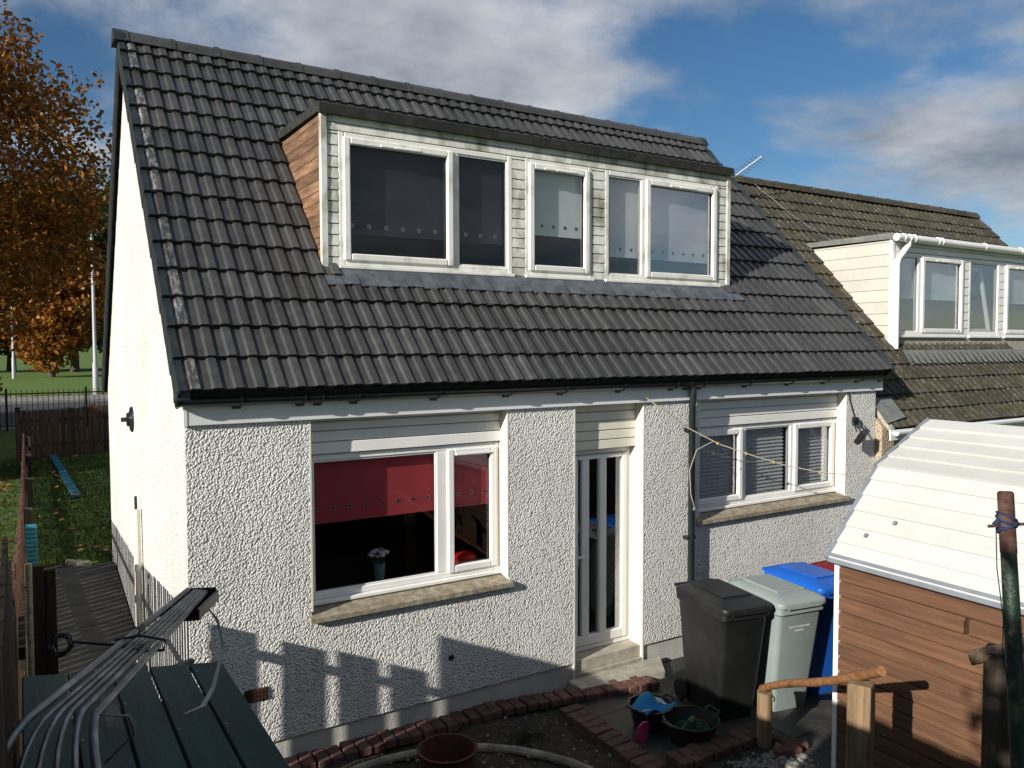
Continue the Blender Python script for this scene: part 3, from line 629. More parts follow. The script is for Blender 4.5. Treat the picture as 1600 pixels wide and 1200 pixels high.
for r in range(nrows):
    zb = ZN + r * NG * SI; zc = zb + NG * SI
    for c in range(27):
        xa = NX0 + c * TW; xb = xa + TW
        if xb > NX1 + .1: continue
        if zc > NDZ0 + .2 and zb < NDZ1 and xa > NDX0 - .05 and xb < NDX1 + .05: continue
        if zb < NDZ0 and xa > 12.9: continue
        o = link('roof_tile', tn, None, nr); o.location = rp(xa, r * NG + random.uniform(-.006, .006), random.uniform(-.003, .006), YN, ZN); o.rotation_euler = (TH + random.uniform(-.012, .012), random.uniform(-.012, .012), random.uniform(-.01, .01))
rmo = B().prism(rprof, 'x', .004, .447).prism([(a * 1.05, b * 1.05 + .008) for a, b in rprof[:7]] + [(a * 1.0, b) for a, b in rprof[:7][::-1]], 'x', -.02, .03).mesh('ridge_tile_old'); rmo.materials.append(MATS['tile_old'])
for i in range(18):
    o = link('ridge_tile', rmo, None, nr); o.location = (NX0 + .05 + i * .455, NRY, NRZ + .05)
B().box(8.42, NX1, -.10, .2, -.3, 2.05).build('front_wall', 'render_tan', nb)
B().prism([(-.10, -.3), (-.10, ZN + .02), (2.6, ZN + 2.72 * TAN), (2.6, -.3)], 'x', 8.385, 8.42).prism([(-.10, -.3), (-.10, ZN + .02), (-.0, ZN + .12 * TAN), (-.0, -.3)], 'x', 8.285, 8.385).build('side_wall', 'render_tan', nb)
B().prism([(-.17, ZN - .06), (.42, ZN - .06 + .59 * TAN), (.42, ZN + .02 + .59 * TAN), (-.17, ZN + .02)], 'x', 8.36, 8.43).build('verge_mortar', 'concrete', nb)
B().add([rp(8.30, .06, .05, YN, ZN), rp(8.72, .12, .075, YN, ZN), rp(8.72, .44, .075, YN, ZN), rp(8.30, .46, .07, YN, ZN), rp(8.30, .06, .045, YN, ZN), rp(8.72, .12, .07, YN, ZN), rp(8.72, .44, .07, YN, ZN), rp(8.30, .46, .065, YN, ZN)], [(0, 1, 2, 3), (7, 6, 5, 4), (0, 4, 5, 1), (1, 5, 6, 2)]).build('felt_patch', 'felt_grey', nb)
B().box(8.34, NX1, -.185, -.16, ZN - .14, ZN - .01).build('fascia', 'fascia_white', nb)
ng = B().prism([(-.235 + .05 * math.cos(a), ZN - .03 + .05 * math.sin(a)) for a in np.linspace(math.pi, 2 * math.pi, 9)], 'x', 8.36, NX1).build('gutter', 'fascia_white', nb)
nd = dormer(nb, NDX0, NDX1, NDZ0, NDZ1, NDY, YN, ZN, 'panel_soft', .172, [(11.66, 11.80), (12.72, 12.86)], 4.62, 'upvc', 'felt_grey', .13, [4.62, 4.70, 4.78], 3.37)
window(nb, 9.93, 11.66, 3.40, 4.615, NDY - .005, [(9.99, 10.42, False), (10.52, 11.60, True)], 'upvc', sill=True, vents=(1,))
window(nb, 11.80, 12.72, 3.40, 4.615, NDY - .005, [(11.86, 12.66, False)], 'upvc', sill=True)
window(nb, 12.86, 14.80, 3.40, 4.615, NDY - .005, [(12.92, 13.9, True), (14.0, 14.74, False)], 'upvc', sill=True, vents=(0,))
B().box(9.82, 9.93, NDY - .004, NDY + .08, 3.22, 4.62).build('corner_panel', 'upvc', nb)
tw = B(); bars(tw, 11.90, 12.62, 0, 1.08, .06, 0, .05, .008); tw = tw.build('tilted_sash', 'upvc', nb, (0, NDY + .06, 3.46), (R(-9), 0, 0))
b = B().box(9.85, 14.85, NDY + .12, 2.4, 2.9, 4.72); b.f = [f[::-1] for f in b.f if not all(abs(b.v[i][1] - (NDY + .12)) < 1e-6 for i in f)]
b.build('room', 'interior', nb)
for xa, xb, lab in [(9.96, 11.62, 'pale blind in the first window of the neighbouring dormer'), (12.9, 14.78, 'pale blind in the last window of the neighbouring dormer')]:
    blind('roller_blind', lab, xa, xb, 3.95, 4.58, NDY + .095, 'blind_pale', 0, 4, 'eyelet', group='pale blinds in the neighbouring dormer')
gd = B().tube([(9.70, NDY - .11, 4.80), (14.95, NDY - .11, 4.79)], .055, 14).build('dormer_gutter', 'upvc', nb)
for x in (9.84, 9.98, 10.1, 10.7, 10.8, 12.0, 13.1, 14.2): B().tube([(x, NDY - .11, 4.80), (x + .03, NDY - .11, 4.80)], .063, 14).build('gutter_bracket', 'upvc', gd)
B().tube([(9.99, NDY - .11, 4.77), (9.99, NDY - .11, 4.70), (9.83, NDY - .06, 4.50), (9.81, NDY - .055, 4.42), (9.81, NDY - .055, 3.20)], .042, 12).build('dormer_downpipe', 'upvc', nb)
fl2 = B()
for i in range(66):
    xa = NDX0 + .08 + i * .0765; h = .085 if i % 2 else .06
    fl2.add([rp(xa, 1.02, h - .01, YN, ZN), rp(xa + .0765, 1.02, h - .01, YN, ZN), rp(xa + .0765, 1.27, .08, YN, ZN), rp(xa, 1.27, .08, YN, ZN)], [(0, 1, 2, 3)])
fl2.build('lead_flashing', 'felt_grey', nb)
B().box(NDX0 + .05, NDX1, NDY - .0, NDY + .05, 3.0, 3.38).build('dormer_base_board', 'concrete', nb)
tag(B().tube([(9.5, 3.1, 5.95), (9.75, 2.5, 5.35), (10.0, 2.0, 4.93), (10.2, 1.7, 4.92)], .003, 5).build('aerial_cable', 'aluminium'), 'thin pale cable lying down the mossy neighbouring roof', 'cable')

# ---------------------------------------------------------------- brick edging, paving, soil
bed = tag(thing('brick_edging', 'low red brick edging round the soil bed and the sunken tub corner', 'edging'), 'low red brick edging round the soil bed and the sunken tub corner', 'edging')
bm = B().box(-.0505, .0505, -.107, .107, -.066, 0, .006).mesh('brick'); bm.materials.append(MATS['brick'])
def brick(x, y, rz, z=0, parent=bed):
    o = link('brick', bm, None, parent, (x + random.uniform(-.004, .004), y + random.uniform(-.007, .007), z + random.uniform(-.006, .006)), (random.uniform(-.03, .03), random.uniform(-.03, .03), rz + random.uniform(-.035, .035)))
for i in range(31):
    t = i / 30; brick(.72 + 3.42 * t, -.105 - .29 * max(0, (t - .55) / .45), -.05, .0)
for i in range(11):
    for lv in (0, -.07): brick(3.13 - .005 * i, -.50 - .114 * i, math.pi / 2 + .05, lv)
for i in range(9):
    for lv in (0, -.07): brick(3.34 + .113 * i, -1.66, -.02, lv)
for i in range(8):
    brick(3.42 + .1125 * i, -.30 - .012 * i, -.05, -.07)
for x, y, rz in [(4.30, -1.78, .4), (4.36, -1.93, 1.0), (4.22, -1.98, 1.3)]: brick(x, y, rz, -.02)
soil = []; nx, ny = 30, 22
for j in range(ny + 1):
    for i in range(nx + 1):
        x = .0 + 3.26 * i / nx; y = -2.1 + 2.08 * j / ny; soil.append((x, y, max(gz(x, y) + .01, -.085 + .03 * math.sin(x * 5 + y * 3) * math.sin(y * 6) + random.uniform(-.008, .008))))
kind(B().add(soil, [(j * (nx + 1) + i, j * (nx + 1) + i + 1, (j + 1) * (nx + 1) + i + 1, (j + 1) * (nx + 1) + i) for j in range(ny) for i in range(nx)]).build('soil_bed', 'soil'), 'structure')
st = B()
for i in range(900):
    x = random.uniform(.4, 3.0); y = random.uniform(-1.7, -.25) ; r = random.choice([.004, .005, .006, .008, .008, .015]) * random.uniform(.7, 1.3)
    st.lathe([(0, -r * .6), (r, 0), (r * .7, r * .6), (0, r * .8)], (x, y, -.07 + .03 * math.sin(x * 5 + y * 3) * math.sin(y * 6)), 5)
for i in range(160):
    x = random.uniform(3.7, 4.3); y = random.uniform(-2.25, -1.82); r = random.uniform(.012, .045)
    st.lathe([(0, -r * .6), (r, -.1 * r), (r * .7, r * .5), (0, r * .7)], (x, y, -.075), 6)
kind(tag(st.build('pebbles', 'stone'), 'pale pebbles and rubble scattered over the soil', 'pebbles'), 'stuff')
yard = sheet('yard_paving', 'soil', 3.2, 8.25, -2.6, .05, .004)
sm_ = B().box(-.297, .297, -.297, .297, -.04, 0, .005).mesh('slab'); sm_.materials.append(MATS['slab'])
for i in range(9):
    for j in range(5):
        link('slab', sm_, None, yard, (3.56 + .6 * i, -.35 - .6 * j, -.070 + random.uniform(-.003, .003)), (random.uniform(-.006, .006), random.uniform(-.006, .006), 0))
path = sheet('side_path', 'soil', -.86, .0, -1.2, 5.6, .006, 2, 24)
for i in range(11):
    y = -.95 + .6 * i; z = gz(-.4, y); sl_ = math.atan2(gz(-.4, y + .3) - gz(-.4, y - .3), .6)
    link('slab', sm_, None, path, (-.42, y, z + .035), (sl_, 0, 0)).scale = (1.36, 1, 1)
tag(B().tube([(1.0, -.40, -.055), (1.16, -.385, -.05), (1.38, -.37, -.05), (1.6, -.40, -.05), (1.9, -.48, -.05), (2.17, -.63, -.05), (2.36, -.80, -.05), (2.5, -.985, -.05), (2.62, -1.18, -.055), (2.69, -1.34, -.06), (2.74, -1.55, -.07)], [.03, .036, .034, .036, .033, .036, .034, .032, .035, .03, .028], 9).build('log_edging', 'log'), 'weathered pale curved log edging in the soil bed', 'edging')
pot = thing('chimney_pot', 'round dark red clay pot standing in the soil bed', 'pot', (1.71, -.83, -.1))
B().lathe([(.215, 0), (.215, .2), (.225, .235), (.235, .25), (.235, .262), (.215, .262), (.205, .2), (.19, .01), (0, .01)], n=32).build('pot_body', 'terracotta', pot)
# tubs
def tub(name, label, loc, r, h, mat):
    t = thing(name, label, 'tub', loc)
    B().lathe([(0, .006), (r * .72, 0), (r * .94, h - .02), (r, h - .012), (r, h), (r * .93, h), (r * .9, h - .03), (r * .68, .02), (0, .02)], n=28).build('bowl', mat, t)
    for s in (0, math.pi):
        B().tube([(r * .99 * math.cos(s - .3), r * .99 * math.sin(s - .3), h - .01), (r * 1.16 * math.cos(s - .2), r * 1.16 * math.sin(s - .2), h + .012), (r * 1.16 * math.cos(s + .2), r * 1.16 * math.sin(s + .2), h + .012), (r * .99 * math.cos(s + .3), r * .99 * math.sin(s + .3), h - .01)], .012, 6).build('handle', mat, t)
    return t
FZ = -.07
tub('garden_tub', 'black flexible tub holding a blue and white cloth by the brick edging', (3.60, -1.03, FZ), .20, .20, 'tub')
t2 = tub('garden_tub', 'black tub with a green basket and wire handle inside', (3.72, -1.40, FZ), .24, .19, 'tub')
gb_ = thing('green_basket', 'small green plastic basket lying inside the black tub', 'basket', (3.74, -1.39, FZ + .025))
B().lathe([(0, 0), (.12, 0), (.15, .07), (.145, .07), (.115, .008), (0, .008)], n=18).build('bowl', 'tub_green', gb_)
B().box(-.05, .06, -.02, .03, .04, .15, .006, Matrix.Rotation(.5, 4, 'Z')).build('scoop', 'tub_green', gb_)
B().tube([(-.15 * math.cos(a), .15 * math.sin(a) * .3 - .04, .075 + .05 * math.sin(a)) for a in np.linspace(0, math.pi, 12)], .004, 5).build('wire_handle', 'aluminium', gb_)
cl = B(); n = 14
def clz(u, v): return .02 + .10 * math.exp(-((u - .55) ** 2 / .05 + (v - .7) ** 2 / .06)) + .035 * math.sin(u * 7 + v * 4) * math.cos(v * 6)
cl.add([(-.17 + .34 * i / n, -.14 + .27 * j / n, clz(i / n, j / n)) for j in range(n + 1) for i in range(n + 1)], [(j * (n + 1) + i, j * (n + 1) + i + 1, (j + 1) * (n + 1) + i + 1, (j + 1) * (n + 1) + i) for j in range(n) for i in range(n)]); cl.sm = True
clt = thing('cloth', 'crumpled blue cloth with white patches lying in the black tub', 'cloth', (3.60, -1.03, FZ + .165))
clf = cl.build('fabric', 'cloth_blue', clt); md = clf.modifiers.new('t', 'SOLIDIFY'); md.thickness = .004
for (u0, v0, ru, rv) in [(.14, .22, .12, .16), (.85, .5, .12, .26)]:
    p = B(); ring = []
    for k in range(16):
        a = 2 * math.pi * k / 16; u = u0 + ru * math.cos(a); v = v0 + rv * math.sin(a); ring.append((-.17 + .34 * u, -.14 + .27 * v, clz(u, v) + .006))
    p.add([(-.17 + .34 * u0, -.14 + .27 * v0, clz(u0, v0) + .006)] + ring, [(0, 1 + k, 1 + (k + 1) % 16) for k in range(16)]); p.build('white_patch', 'cloth_white', clt)
    p = B(); ring = []
    for k in range(12):
        a = 2 * math.pi * k / 12; u = u0 + ru * .5 * math.cos(a); v = v0 + rv * .45 * math.sin(a); ring.append((-.17 + .34 * u, -.14 + .27 * v, clz(u, v) + .009))
    p.add([(-.17 + .34 * u0, -.14 + .27 * v0, clz(u0, v0) + .009)] + ring, [(0, 1 + k, 1 + (k + 1) % 12) for k in range(12)]); p.build('blue_spot', 'cloth_blue', clt)
pk = thing('pink_shovel', 'pink plastic toy shovel blade leaning inside the brick edging', 'toy', (3.36, -1.22, FZ), .3)
B().loft([[Vector((.11 * w * math.cos(a), .015 * math.sin(a) + .02 * w, z)) for a in np.linspace(0, 2 * math.pi, 14, endpoint=False)] for w, z in ((.4, .0), (.9, .05), (1, .1), (.7, .15), (.15, .17))]).build('blade', 'pink', pk)

# ---------------------------------------------------------------- wheelie bins
def rrect(w, d, r, z, n=5, cx=0, cy=0):
    p = []
    for sx, sy, a0 in ((1, -1, -90), (1, 1, 0), (-1, 1, 90), (-1, -1, 180)):
        for k in range(n):
            a = R(a0 + 90 * k / (n - 1)); p.append(Vector((cx + sx * (w / 2 - r) + r * math.cos(a), cy + sy * (d / 2 - r) + r * math.sin(a), z)))
    return p
def wheelie(label, loc, rz, w, d, mat, text=None, h=1.06):
    t = thing('wheelie_bin', label, 'bin', loc, rz, 'wheelie bins along the wall')
    b = B().loft([rrect(w * .76, d * .66, .05, .0, cy=.03), rrect(w * .78, d * .68, .05, .04, cy=.03), rrect(w * .94, d * .93, .05, h - .17), rrect(w * .95, d * .94, .05, h - .16), rrect(w, d, .05, h - .145), rrect(w, d, .05, h - .085), rrect(w * .93, d * .93, .05, h - .085)])
    body = b.build('body', mat, t)
    lid = B(); rings = []
    for s, z in ((1.0, -.022), (1.035, -.02), (1.045, .0), (1.03, .022), (.97, .036), (.80, .058), (.5, .075), (.15, .082)):
        rings.append([Vector((p.x, p.y - .012 + (.03 * (1 - s) if s < .97 else 0), p.z)) for p in rrect(w * s, d * s + .0, .06 * s + .004, h - .065 + z)])
    lid.loft(rings); lid = lid.build('lid', mat, t)
    B().box(-w * .36, w * .36, -d * .535, -d * .50, h - .10, h - .045, .012).build('lid_lip', mat, lid)
    B().box(-w * .3, w * .3, -d * .30, d * .34, h + .004, h + .0185, .007).build('lid_panel', mat, lid)
    B().tube([(-w * .42, d * .47, h - .06), (-w * .42, d * .56, h - .05), (w * .42, d * .56, h - .05), (w * .42, d * .47, h - .06)], .016, 8).build('handle', mat, t)
    for s in (-1, 1):
        wm = Matrix.Translation((s * (w * .46), d * .38, .10)) @ Matrix.Rotation(R(90), 4, 'Y')
        wh = B().lathe([(.0, -.025), (.085, -.025), (.1, -.012), (.1, .012), (.085, .025), (0, .025)], n=22, M=wm).build('wheel', 'rubber', t)
    B().tube([(-w * .45, d * .38, .10), (w * .45, d * .38, .10)], .012, 8).build('axle', 'verge_plastic', t)
    if text:
        for i, (s_, sz) in enumerate(text):
            cu = bpy.data.curves.new('bin_text', 'FONT'); cu.body = s_; cu.size = sz; cu.align_x = 'CENTER'; cu.extrude = .0005; cu.materials.append(MATS['text_white'])
            o = bpy.data.objects.new('lettering', cu); C.objects.link(o); bpy.context.view_layer.update()
            dg = bpy.context.evaluated_depsgraph_get(); me = bpy.data.meshes.new_from_object(o.evaluated_get(dg)); bpy.data.objects.remove(o)
            zc = h - .29 - i * .036; yc = -(d * .66 / 2 - .03 + (d * .93 / 2 - (d * .66 / 2 - .03)) * (zc - .04) / (h - .21)) - .004
            o = link('lettering', me, None, body, (0, yc, zc), (R(90) + .12, 0, 0))
    return t
wheelie('black wheelie bin nearest the glazed door, left of the grey one', (4.37, -1.11, FZ), R(-11), .50, .78, 'bin_black', h=1.10)
wheelie('pale grey wheelie bin with white lettering between the black and blue bins', (4.925, -1.24, FZ), R(-9), .53, .76, 'bin_grey', h=1.09, text=[('SOUTH LANARKSHIRE', .024), ('COUNCIL', .024)])
wheelie('bright blue wheelie bin half hidden behind the brown shed corner', (5.49, -1.20, FZ), R(-6), .52, .74, 'bin_blue', h=1.12)
wheelie('burgundy wheelie bin almost hidden behind the blue bin', (6.20, -1.22, FZ), R(-3), .5, .72, 'bin_red', h=1.07)

# ---------------------------------------------------------------- brown shed with white gambrel roof
SX, SY = 4.335, -2.335
shed = thing('garden_shed', 'brown boarded garden shed with a white two slope roof', 'shed', (SX, SY, FZ), R(-1.5))
LW, SW, EH = 2.7, 2.44, 1.70                         # length toward the camera, width, eaves height above floor
sb = B().box(.03, SW - .03, -LW, -.03, -.02, EH - .03); sb.build('shed_core', 'post_dark', shed)
z = -.02; k = 0
while z < EH - .02:
    zb = min(z + .118, EH + .02) - .005; cut = [0, -LW] if k % 3 else [0, -random.uniform(.9, 1.6), -LW]
    for ya, yb in zip(cut[:-1], cut[1:]):
        b = B(); b.add([(.0, ya - .035, z), (-.018, ya - .035, z + .003), (-.016, ya - .035, zb - .024), (.002, ya - .035, zb - .008), (.03, ya - .035, zb - .002), (.03, ya - .035, z)] + [(x_, yb + .002, z_) for x_, z_ in ((.0, z), (-.018, z + .003), (-.016, zb - .024), (.002, zb - .008), (.03, zb - .002), (.03, z))],
              [(0, 1, 2, 3, 4, 5), (11, 10, 9, 8, 7, 6)] + [(i, 6 + i, 6 + (i + 1) % 6, (i + 1) % 6) for i in range(6)]); b.build('shed_board', 'shed_board', shed)
    z += .118; k += 1
B().box(-.02, .035, -.032, .01, -.02, EH, .004).build('corner_trim', 'shed_trim', shed)
EV = (-.05, EH - .03); BR = (.545, 2.35); RG = (1.22, 2.685)
B().prism([(.03, EH - .03), (BR[0] + .03, BR[1] - .03), (RG[0], RG[1] - .04), (SW - BR[0] - .03, BR[1] - .03), (SW - .03, EH - .03)], 'y', -LW, -.02).build('gable_fill', 'shed_board', shed)
def slope(p, q, n, lab):
    for i in range(n):
        a = (p[0] + (q[0] - p[0]) * i / n, p[1] + (q[1] - p[1]) * i / n); c = (p[0] + (q[0] - p[0]) * (i + 1) / n, p[1] + (q[1] - p[1]) * (i + 1) / n)
        dx, dz = c[0] - a[0], c[1] - a[1]; l = math.hypot(dx, dz); nx_, nz_ = -dz / l, dx / l
        if dx < 0: nx_, nz_ = -nx_, -nz_
        t0, t1 = .024, .010
        B().prism([a, (a[0] + nx_ * t0, a[1] + nz_ * t0), (c[0] + nx_ * t1, c[1] + nz_ * t1), c], 'y', -LW - .1, .03).build('roof_board', 'shed_roof', shed)
slope(EV, BR, 6, 0); slope((BR[0] - .025, BR[1] - .01), RG, 5, 0)
MI = lambda p: (SW - p[0], p[1]); slope(MI(EV), MI(BR), 6, 0); slope(MI((BR[0] - .025, BR[1] - .01)), MI(RG), 5, 0)
e = B()
for p, q in ((EV, BR), ((BR[0] - .03, BR[1] - .012), RG)):
    dx, dz = q[0] - p[0], q[1] - p[1]; l = math.hypot(dx, dz); nx_, nz_ = -dz / l, dx / l
    e.prism([(p[0] - nx_ * .05, p[1] - nz_ * .05), (p[0] + nx_ * .022, p[1] + nz_ * .022), (q[0] + nx_ * .022, q[1] + nz_ * .022), (q[0] - nx_ * .05, q[1] - nz_ * .05)], 'y', .03, .062)
e.build('barge_board', 'shed_edge', shed)
B().prism([(EV[0] - .004, EV[1] - .03), (EV[0] - .03, EV[1] - .015), (EV[0] + .005, EV[1] + .05), (EV[0] + .02, EV[1] + .04)], 'y', -LW - .1, .03).build('eaves_strip', 'shed_edge', shed)
for y_, t_ in ((-.35, .45), (-.18, .28), (-1.1, .7)):
    B().box(-.015, .015, -.012, .012, 0, .012, 0, Matrix.Translation((EV[0] + (BR[0] - EV[0]) * t_ - .02, y_, EV[1] + (BR[1] - EV[1]) * t_ + .015)) @ Matrix.Rotation(R(-46), 4, 'Y')).build('roof_clip', 'shed_edge', shed)

# ---------------------------------------------------------------- handrail by the garden steps, clothes poles
hr = thing('handrail', 'timber handrail on posts climbing the garden steps beside the shed', 'handrail', (4.17, -1.79, -.1))
O = Vector((4.17, -1.79, -.1))
B().tube([(0, 0, -.1), (0, 0, .485)], .062, 14).build('post', 'post_wood', hr)
P2 = Vector((3.40, -3.20, 1.15)) - O
B().box(-.07, .07, -.07, .07, -1.3, 0, .008, Matrix.Translation(P2) @ Matrix.Rotation(R(22), 4, 'Z')).build('post', 'post_wood', hr)
d_ = (P2 + Vector((0, 0, .04)) - Vector((0, 0, .51))); d_.normalize()
a = Vector((0, 0, .515)) - d_ * .07; bb = P2 + Vector((0, 0, .045)) + d_ * .26
pts = [a + (bb - a) * t + Vector((.008 * math.sin(9 * t), 0, .012 * math.sin(7 * t))) for t in np.linspace(0, 1, 12)]
B().tube(pts, [.029, .031, .029, .032, .030, .029, .031, .029, .030, .033, .032, .030], 10).build('rail', 'rail_wood', hr)
B().tube([(.03, -.04, .47), (.05, -.06, .44), (.045, -.055, .41)], .006, 5).build('hook', 'black_plastic', hr)
P3 = Vector((2.93, -4.26, 1.80)) - O
B().box(-.07, .07, -.07, .07, -1.5, 0, .008, Matrix.Translation(P3) @ Matrix.Rotation(R(22), 4, 'Z')).build('post', 'post_dark', hr)  # last post in darkened wood, its shade put into the colour
B().tube([P3 + Vector((-.10, .10, -.055)), P3 + Vector((.3, -.5, .25))], .034, 10).build('rail', 'post_wood', hr)
cp = thing('clothes_pole', 'leaning green painted clothes pole with flaking paint and blue rope', 'pole', (2.20, -4.72, 1.2))
top = Vector((2.317, -4.56, 2.665)) - Vector((2.20, -4.72, 1.2)); low = Vector((.0, 0, .0))
low = Vector((2.225, -4.69, 1.58)) - Vector((2.20, -4.72, 1.2)); dirp = (top - low).normalized(); base_ = low - dirp * .7
B().tube([base_, low, low.lerp(top, .55), top - dirp * .25, top], [.034, .033, .0305, .029, .028], 14).build('pole', 'pole_paint', cp)
B().tube([top - dirp * .24, top - dirp * .004, top + dirp * .004], [.0305, .0298, .022], 14).build('pole_cap', 'rust', cp)
cbx = Vector((.85, -.53, 0)); B().tube([top - dirp * .135 - cbx * .075, top - dirp * .125 + cbx * .09], .007, 6).build('peg_bar', 'rust', cp)
rp_ = B()
for k in range(5):
    c_ = top - dirp * (.095 + .013 * k); u_ = dirp.orthogonal().normalized(); v_ = dirp.cross(u_)
    rp_.tube([c_ + (u_ * math.cos(a_) + v_ * math.sin(a_)) * (.034 + .003 * (k % 2)) + dirp * (.016 * math.sin(a_ + k)) for a_ in np.linspace(0, 2 * math.pi, 15)], .005, 5)
rp_.tube([top - dirp * .13 - cbx * .05, top - dirp * .13 - cbx * .03 + dirp * .02, top - dirp * .11 - cbx * .02], .012, 6)
rp_.build('rope', 'rope_blue', cp)
B().tube([top - dirp * .14 - cbx * .045, top - dirp * .3 - cbx * .05, top - dirp * .5 - cbx * .035, top - dirp * .62 - cbx * .045, top - dirp * .75 - cbx * .03], .0022, 5).build('loose_string', 'black_plastic', cp)
tag(B().tube([(4.393, -.04, 2.73), (4.86, -.10, 2.42), (5.33, -.16, 2.20), (5.75, -.22, 2.06), (6.19, -.30, 1.925), (6.75, -.37, 1.80), (7.25, -.40, 1.735), (7.61, -.42, 1.71), (7.9, -.5, 1.69)], .0062, 6).build('clothes_line', 'cord'), 'pale clothes line sagging from the fascia across the right hand window', 'rope')
for i, (x, y, z) in enumerate([(5.30, -.16, 2.21), (5.68, -.21, 2.08), (6.05, -.275, 1.965), (6.72, -.37, 1.805)]):
    tag(B().box(x - .012, x + .012, y - .008, y + .008, z - .012, z + .016, .003).build('clothes_peg', 'peg'), 'tiny yellow peg on the clothes line, ' + ('nearest the downpipe', 'second from the downpipe', 'third from the downpipe', 'nearest the floodlight')[i], 'peg', 'pegs on the clothes line')
tag(B().tube([(5.25, -.15, 2.24), (5.02, -.13, 2.16), (4.93, -.12, 1.95), (4.95, -.12, 1.7), (5.0, -.12, 1.56), (5.015, -.12, 1.53), (4.995, -.12, 1.52), (4.985, -.12, 1.55)], .003, 5).build('loose_cord', 'cord'), 'thin loose end of cord curling beside the black downpipe', 'cord')

# ---------------------------------------------------------------- green plank store and folded airer
gs = thing('plank_store', 'low green painted plank topped garden store under the folded airer', 'storage box', (-.6, -2.5, .6))
O = Vector((-.6, -2.5, .6)); sl_a = math.atan(.132)
xs_ = [-1.062, -.862, -.663, -.479, -.279, -.097]
for xa, xb in zip(xs_[:-1], xs_[1:]):
    ln = 1.95; xm = (xa + xb) / 2; zm = 1.491 + (-.097 - xm) * .132
    Mx = Matrix.Translation(Vector((xm, -1.6 - ln / 2 + random.uniform(-.01, .01), zm - .014)) - O) @ Matrix.Rotation(sl_a, 4, 'Y')
    pl = B().box(-(xb - xa) / 2 + .006, (xb - xa) / 2 - .006, -ln / 2, ln / 2, -.012, .012, .004, Mx).build('plank', 'green_paint', gs)
B().box(-.46, .495, -1.0, .86, -.3, .75, 0).build('carcass', 'post_dark', gs)
for x in xs_[1:-1]:
    for y in (-1.75, -2.1, -2.45): 
        zq = 1.491 + (-.097 - x) * .132
        B().lathe([(0, .0), (.006, 0), (.004, .005), (0, .006)], Vector((x + .02, y, zq)) - O, 8).build('screw', 'aluminium', gs)
ai = thing('folded_airer', 'folded aluminium rotary clothes airer lying across the green planks', 'clothes airer', (-.6, -2.5, 1.8))
O = Vector((-.6, -2.5, 1.8)); far = Vector((-.27, -1.90, 1.985)) - O; near = Vector((-.93, -3.30, 2.06)) - O
ax = (far - near).normalized(); side = ax.cross(Vector((0, 0, 1))).normalized(); upv = side.cross(ax)
for i, (s_, u_, r_) in enumerate([(-.062, .02, .0145), (-.030, .018, .009), (-.006, .02, .009), (.019, .016, .009), (.044, .012, .010), (.07, .0, .0135)]):
    o_ = side * s_ + upv * u_
    f_ = far + o_ * (.55 if i else .8); n_ = near + o_ * (1.0 + .3 * abs(i - 2.5) / 2.5)
    pts = [f_, f_.lerp(n_, .3), f_.lerp(n_, .7), n_, n_ - ax * .06 + Vector((0, 0, -.008)) + side * .006 * (i - 2), n_ - ax * .11 + Vector((0, 0, -.03)) + side * .012 * (i - 2), n_ - ax * .15 + Vector((0, 0, -.065)) + side * .018 * (i - 2), n_ - ax * .18 + Vector((0, 0, -.11)) + side * .024 * (i - 2), n_ - ax * .2 + Vector((0, 0, -.18)) + side * .03 * (i - 2), n_ - ax * .22 + Vector((0, 0, -.5)) + side * .03 * (i - 2)]
    B().tube(pts, r_, 10).build('arm', 'aluminium', ai)
    if i in (0, 1, 3): B().tube([f_.lerp(n_, .42 + .16 * i / 3), f_.lerp(n_, .46 + .16 * i / 3)], r_ + .004, 10).build('collar', 'black_plastic', ai)
Mb = Matrix((( *side, 0), ( *ax, 0), ( *upv, 0), (0, 0, 0, 1))).transposed(); Mb[3][3] = 1
Mb = Matrix.Translation(far - ax * .02) @ Matrix(((side.x, ax.x, upv.x, 0), (side.y, ax.y, upv.y, 0), (side.z, ax.z, upv.z, 0), (0, 0, 0, 1)))
hub = B().box(-.07, .085, -.32, .05, -.05, -.035, .004, Mb).box(-.082, -.07, -.32, .05, -.05, .0, .003, Mb).box(.085, .097, -.32, .05, -.05, .006, .003, Mb).box(-.07, .085, .038, .05, -.035, .02, .003, Mb)
hub.build('hub_bracket', 'black_plastic', ai)
for p in ((.07, .0), (.07, -.22), (-.055, -.15)): B().lathe([(0, -.034), (.006, -.034), (.005, -.029), (0, -.028)], (p[0], p[1], 0), 8, Mb).build('rivet', 'white_metal', ai)
tie = far.lerp(near, .55)
B().tube([tie + side * -.1 + upv * .03, tie + upv * .045, tie + side * .1 + upv * .02, tie + side * .09 - upv * .02, tie - upv * .02, tie + side * -.1 + upv * .01, tie + side * -.26 + upv * .03], .006, 6).build('tie_cord', 'black_plastic', ai)
coil = B()
for k in range(7):
    cc = tie + side * -.31 + upv * .02; q = .034 + .006 * (k % 3)
    coil.tube([cc + side * q * math.cos(t) + (upv * .9 + ax * .3) * q * math.sin(t) + ax * .012 * math.sin(3 * t + k) for t in np.linspace(0, 2 * math.pi, 20)], .0032, 5)
coil.build('cord_coil', 'black_plastic', ai)
pf = [far + side * .06 - ax * .12 + Vector((0, 0, -.02)), far + side * .12 - ax * .10 + Vector((0, 0, -.12)), far + side * .15 - ax * .12 + Vector((0, 0, -.26)), far + side * .13 - ax * .25 + Vector((0, 0, -.41)), far + side * .12 - ax * .40 + Vector((0, 0, -.44)), far + side * .06 - ax * .48 + Vector((0, 0, -.44))]
s_ = B(); v = []
for i, p in enumerate(pf):
    w_ = (.003, .008, .006, .011, .013, .004)[i]; v += [p - side * w_, p + side * w_]
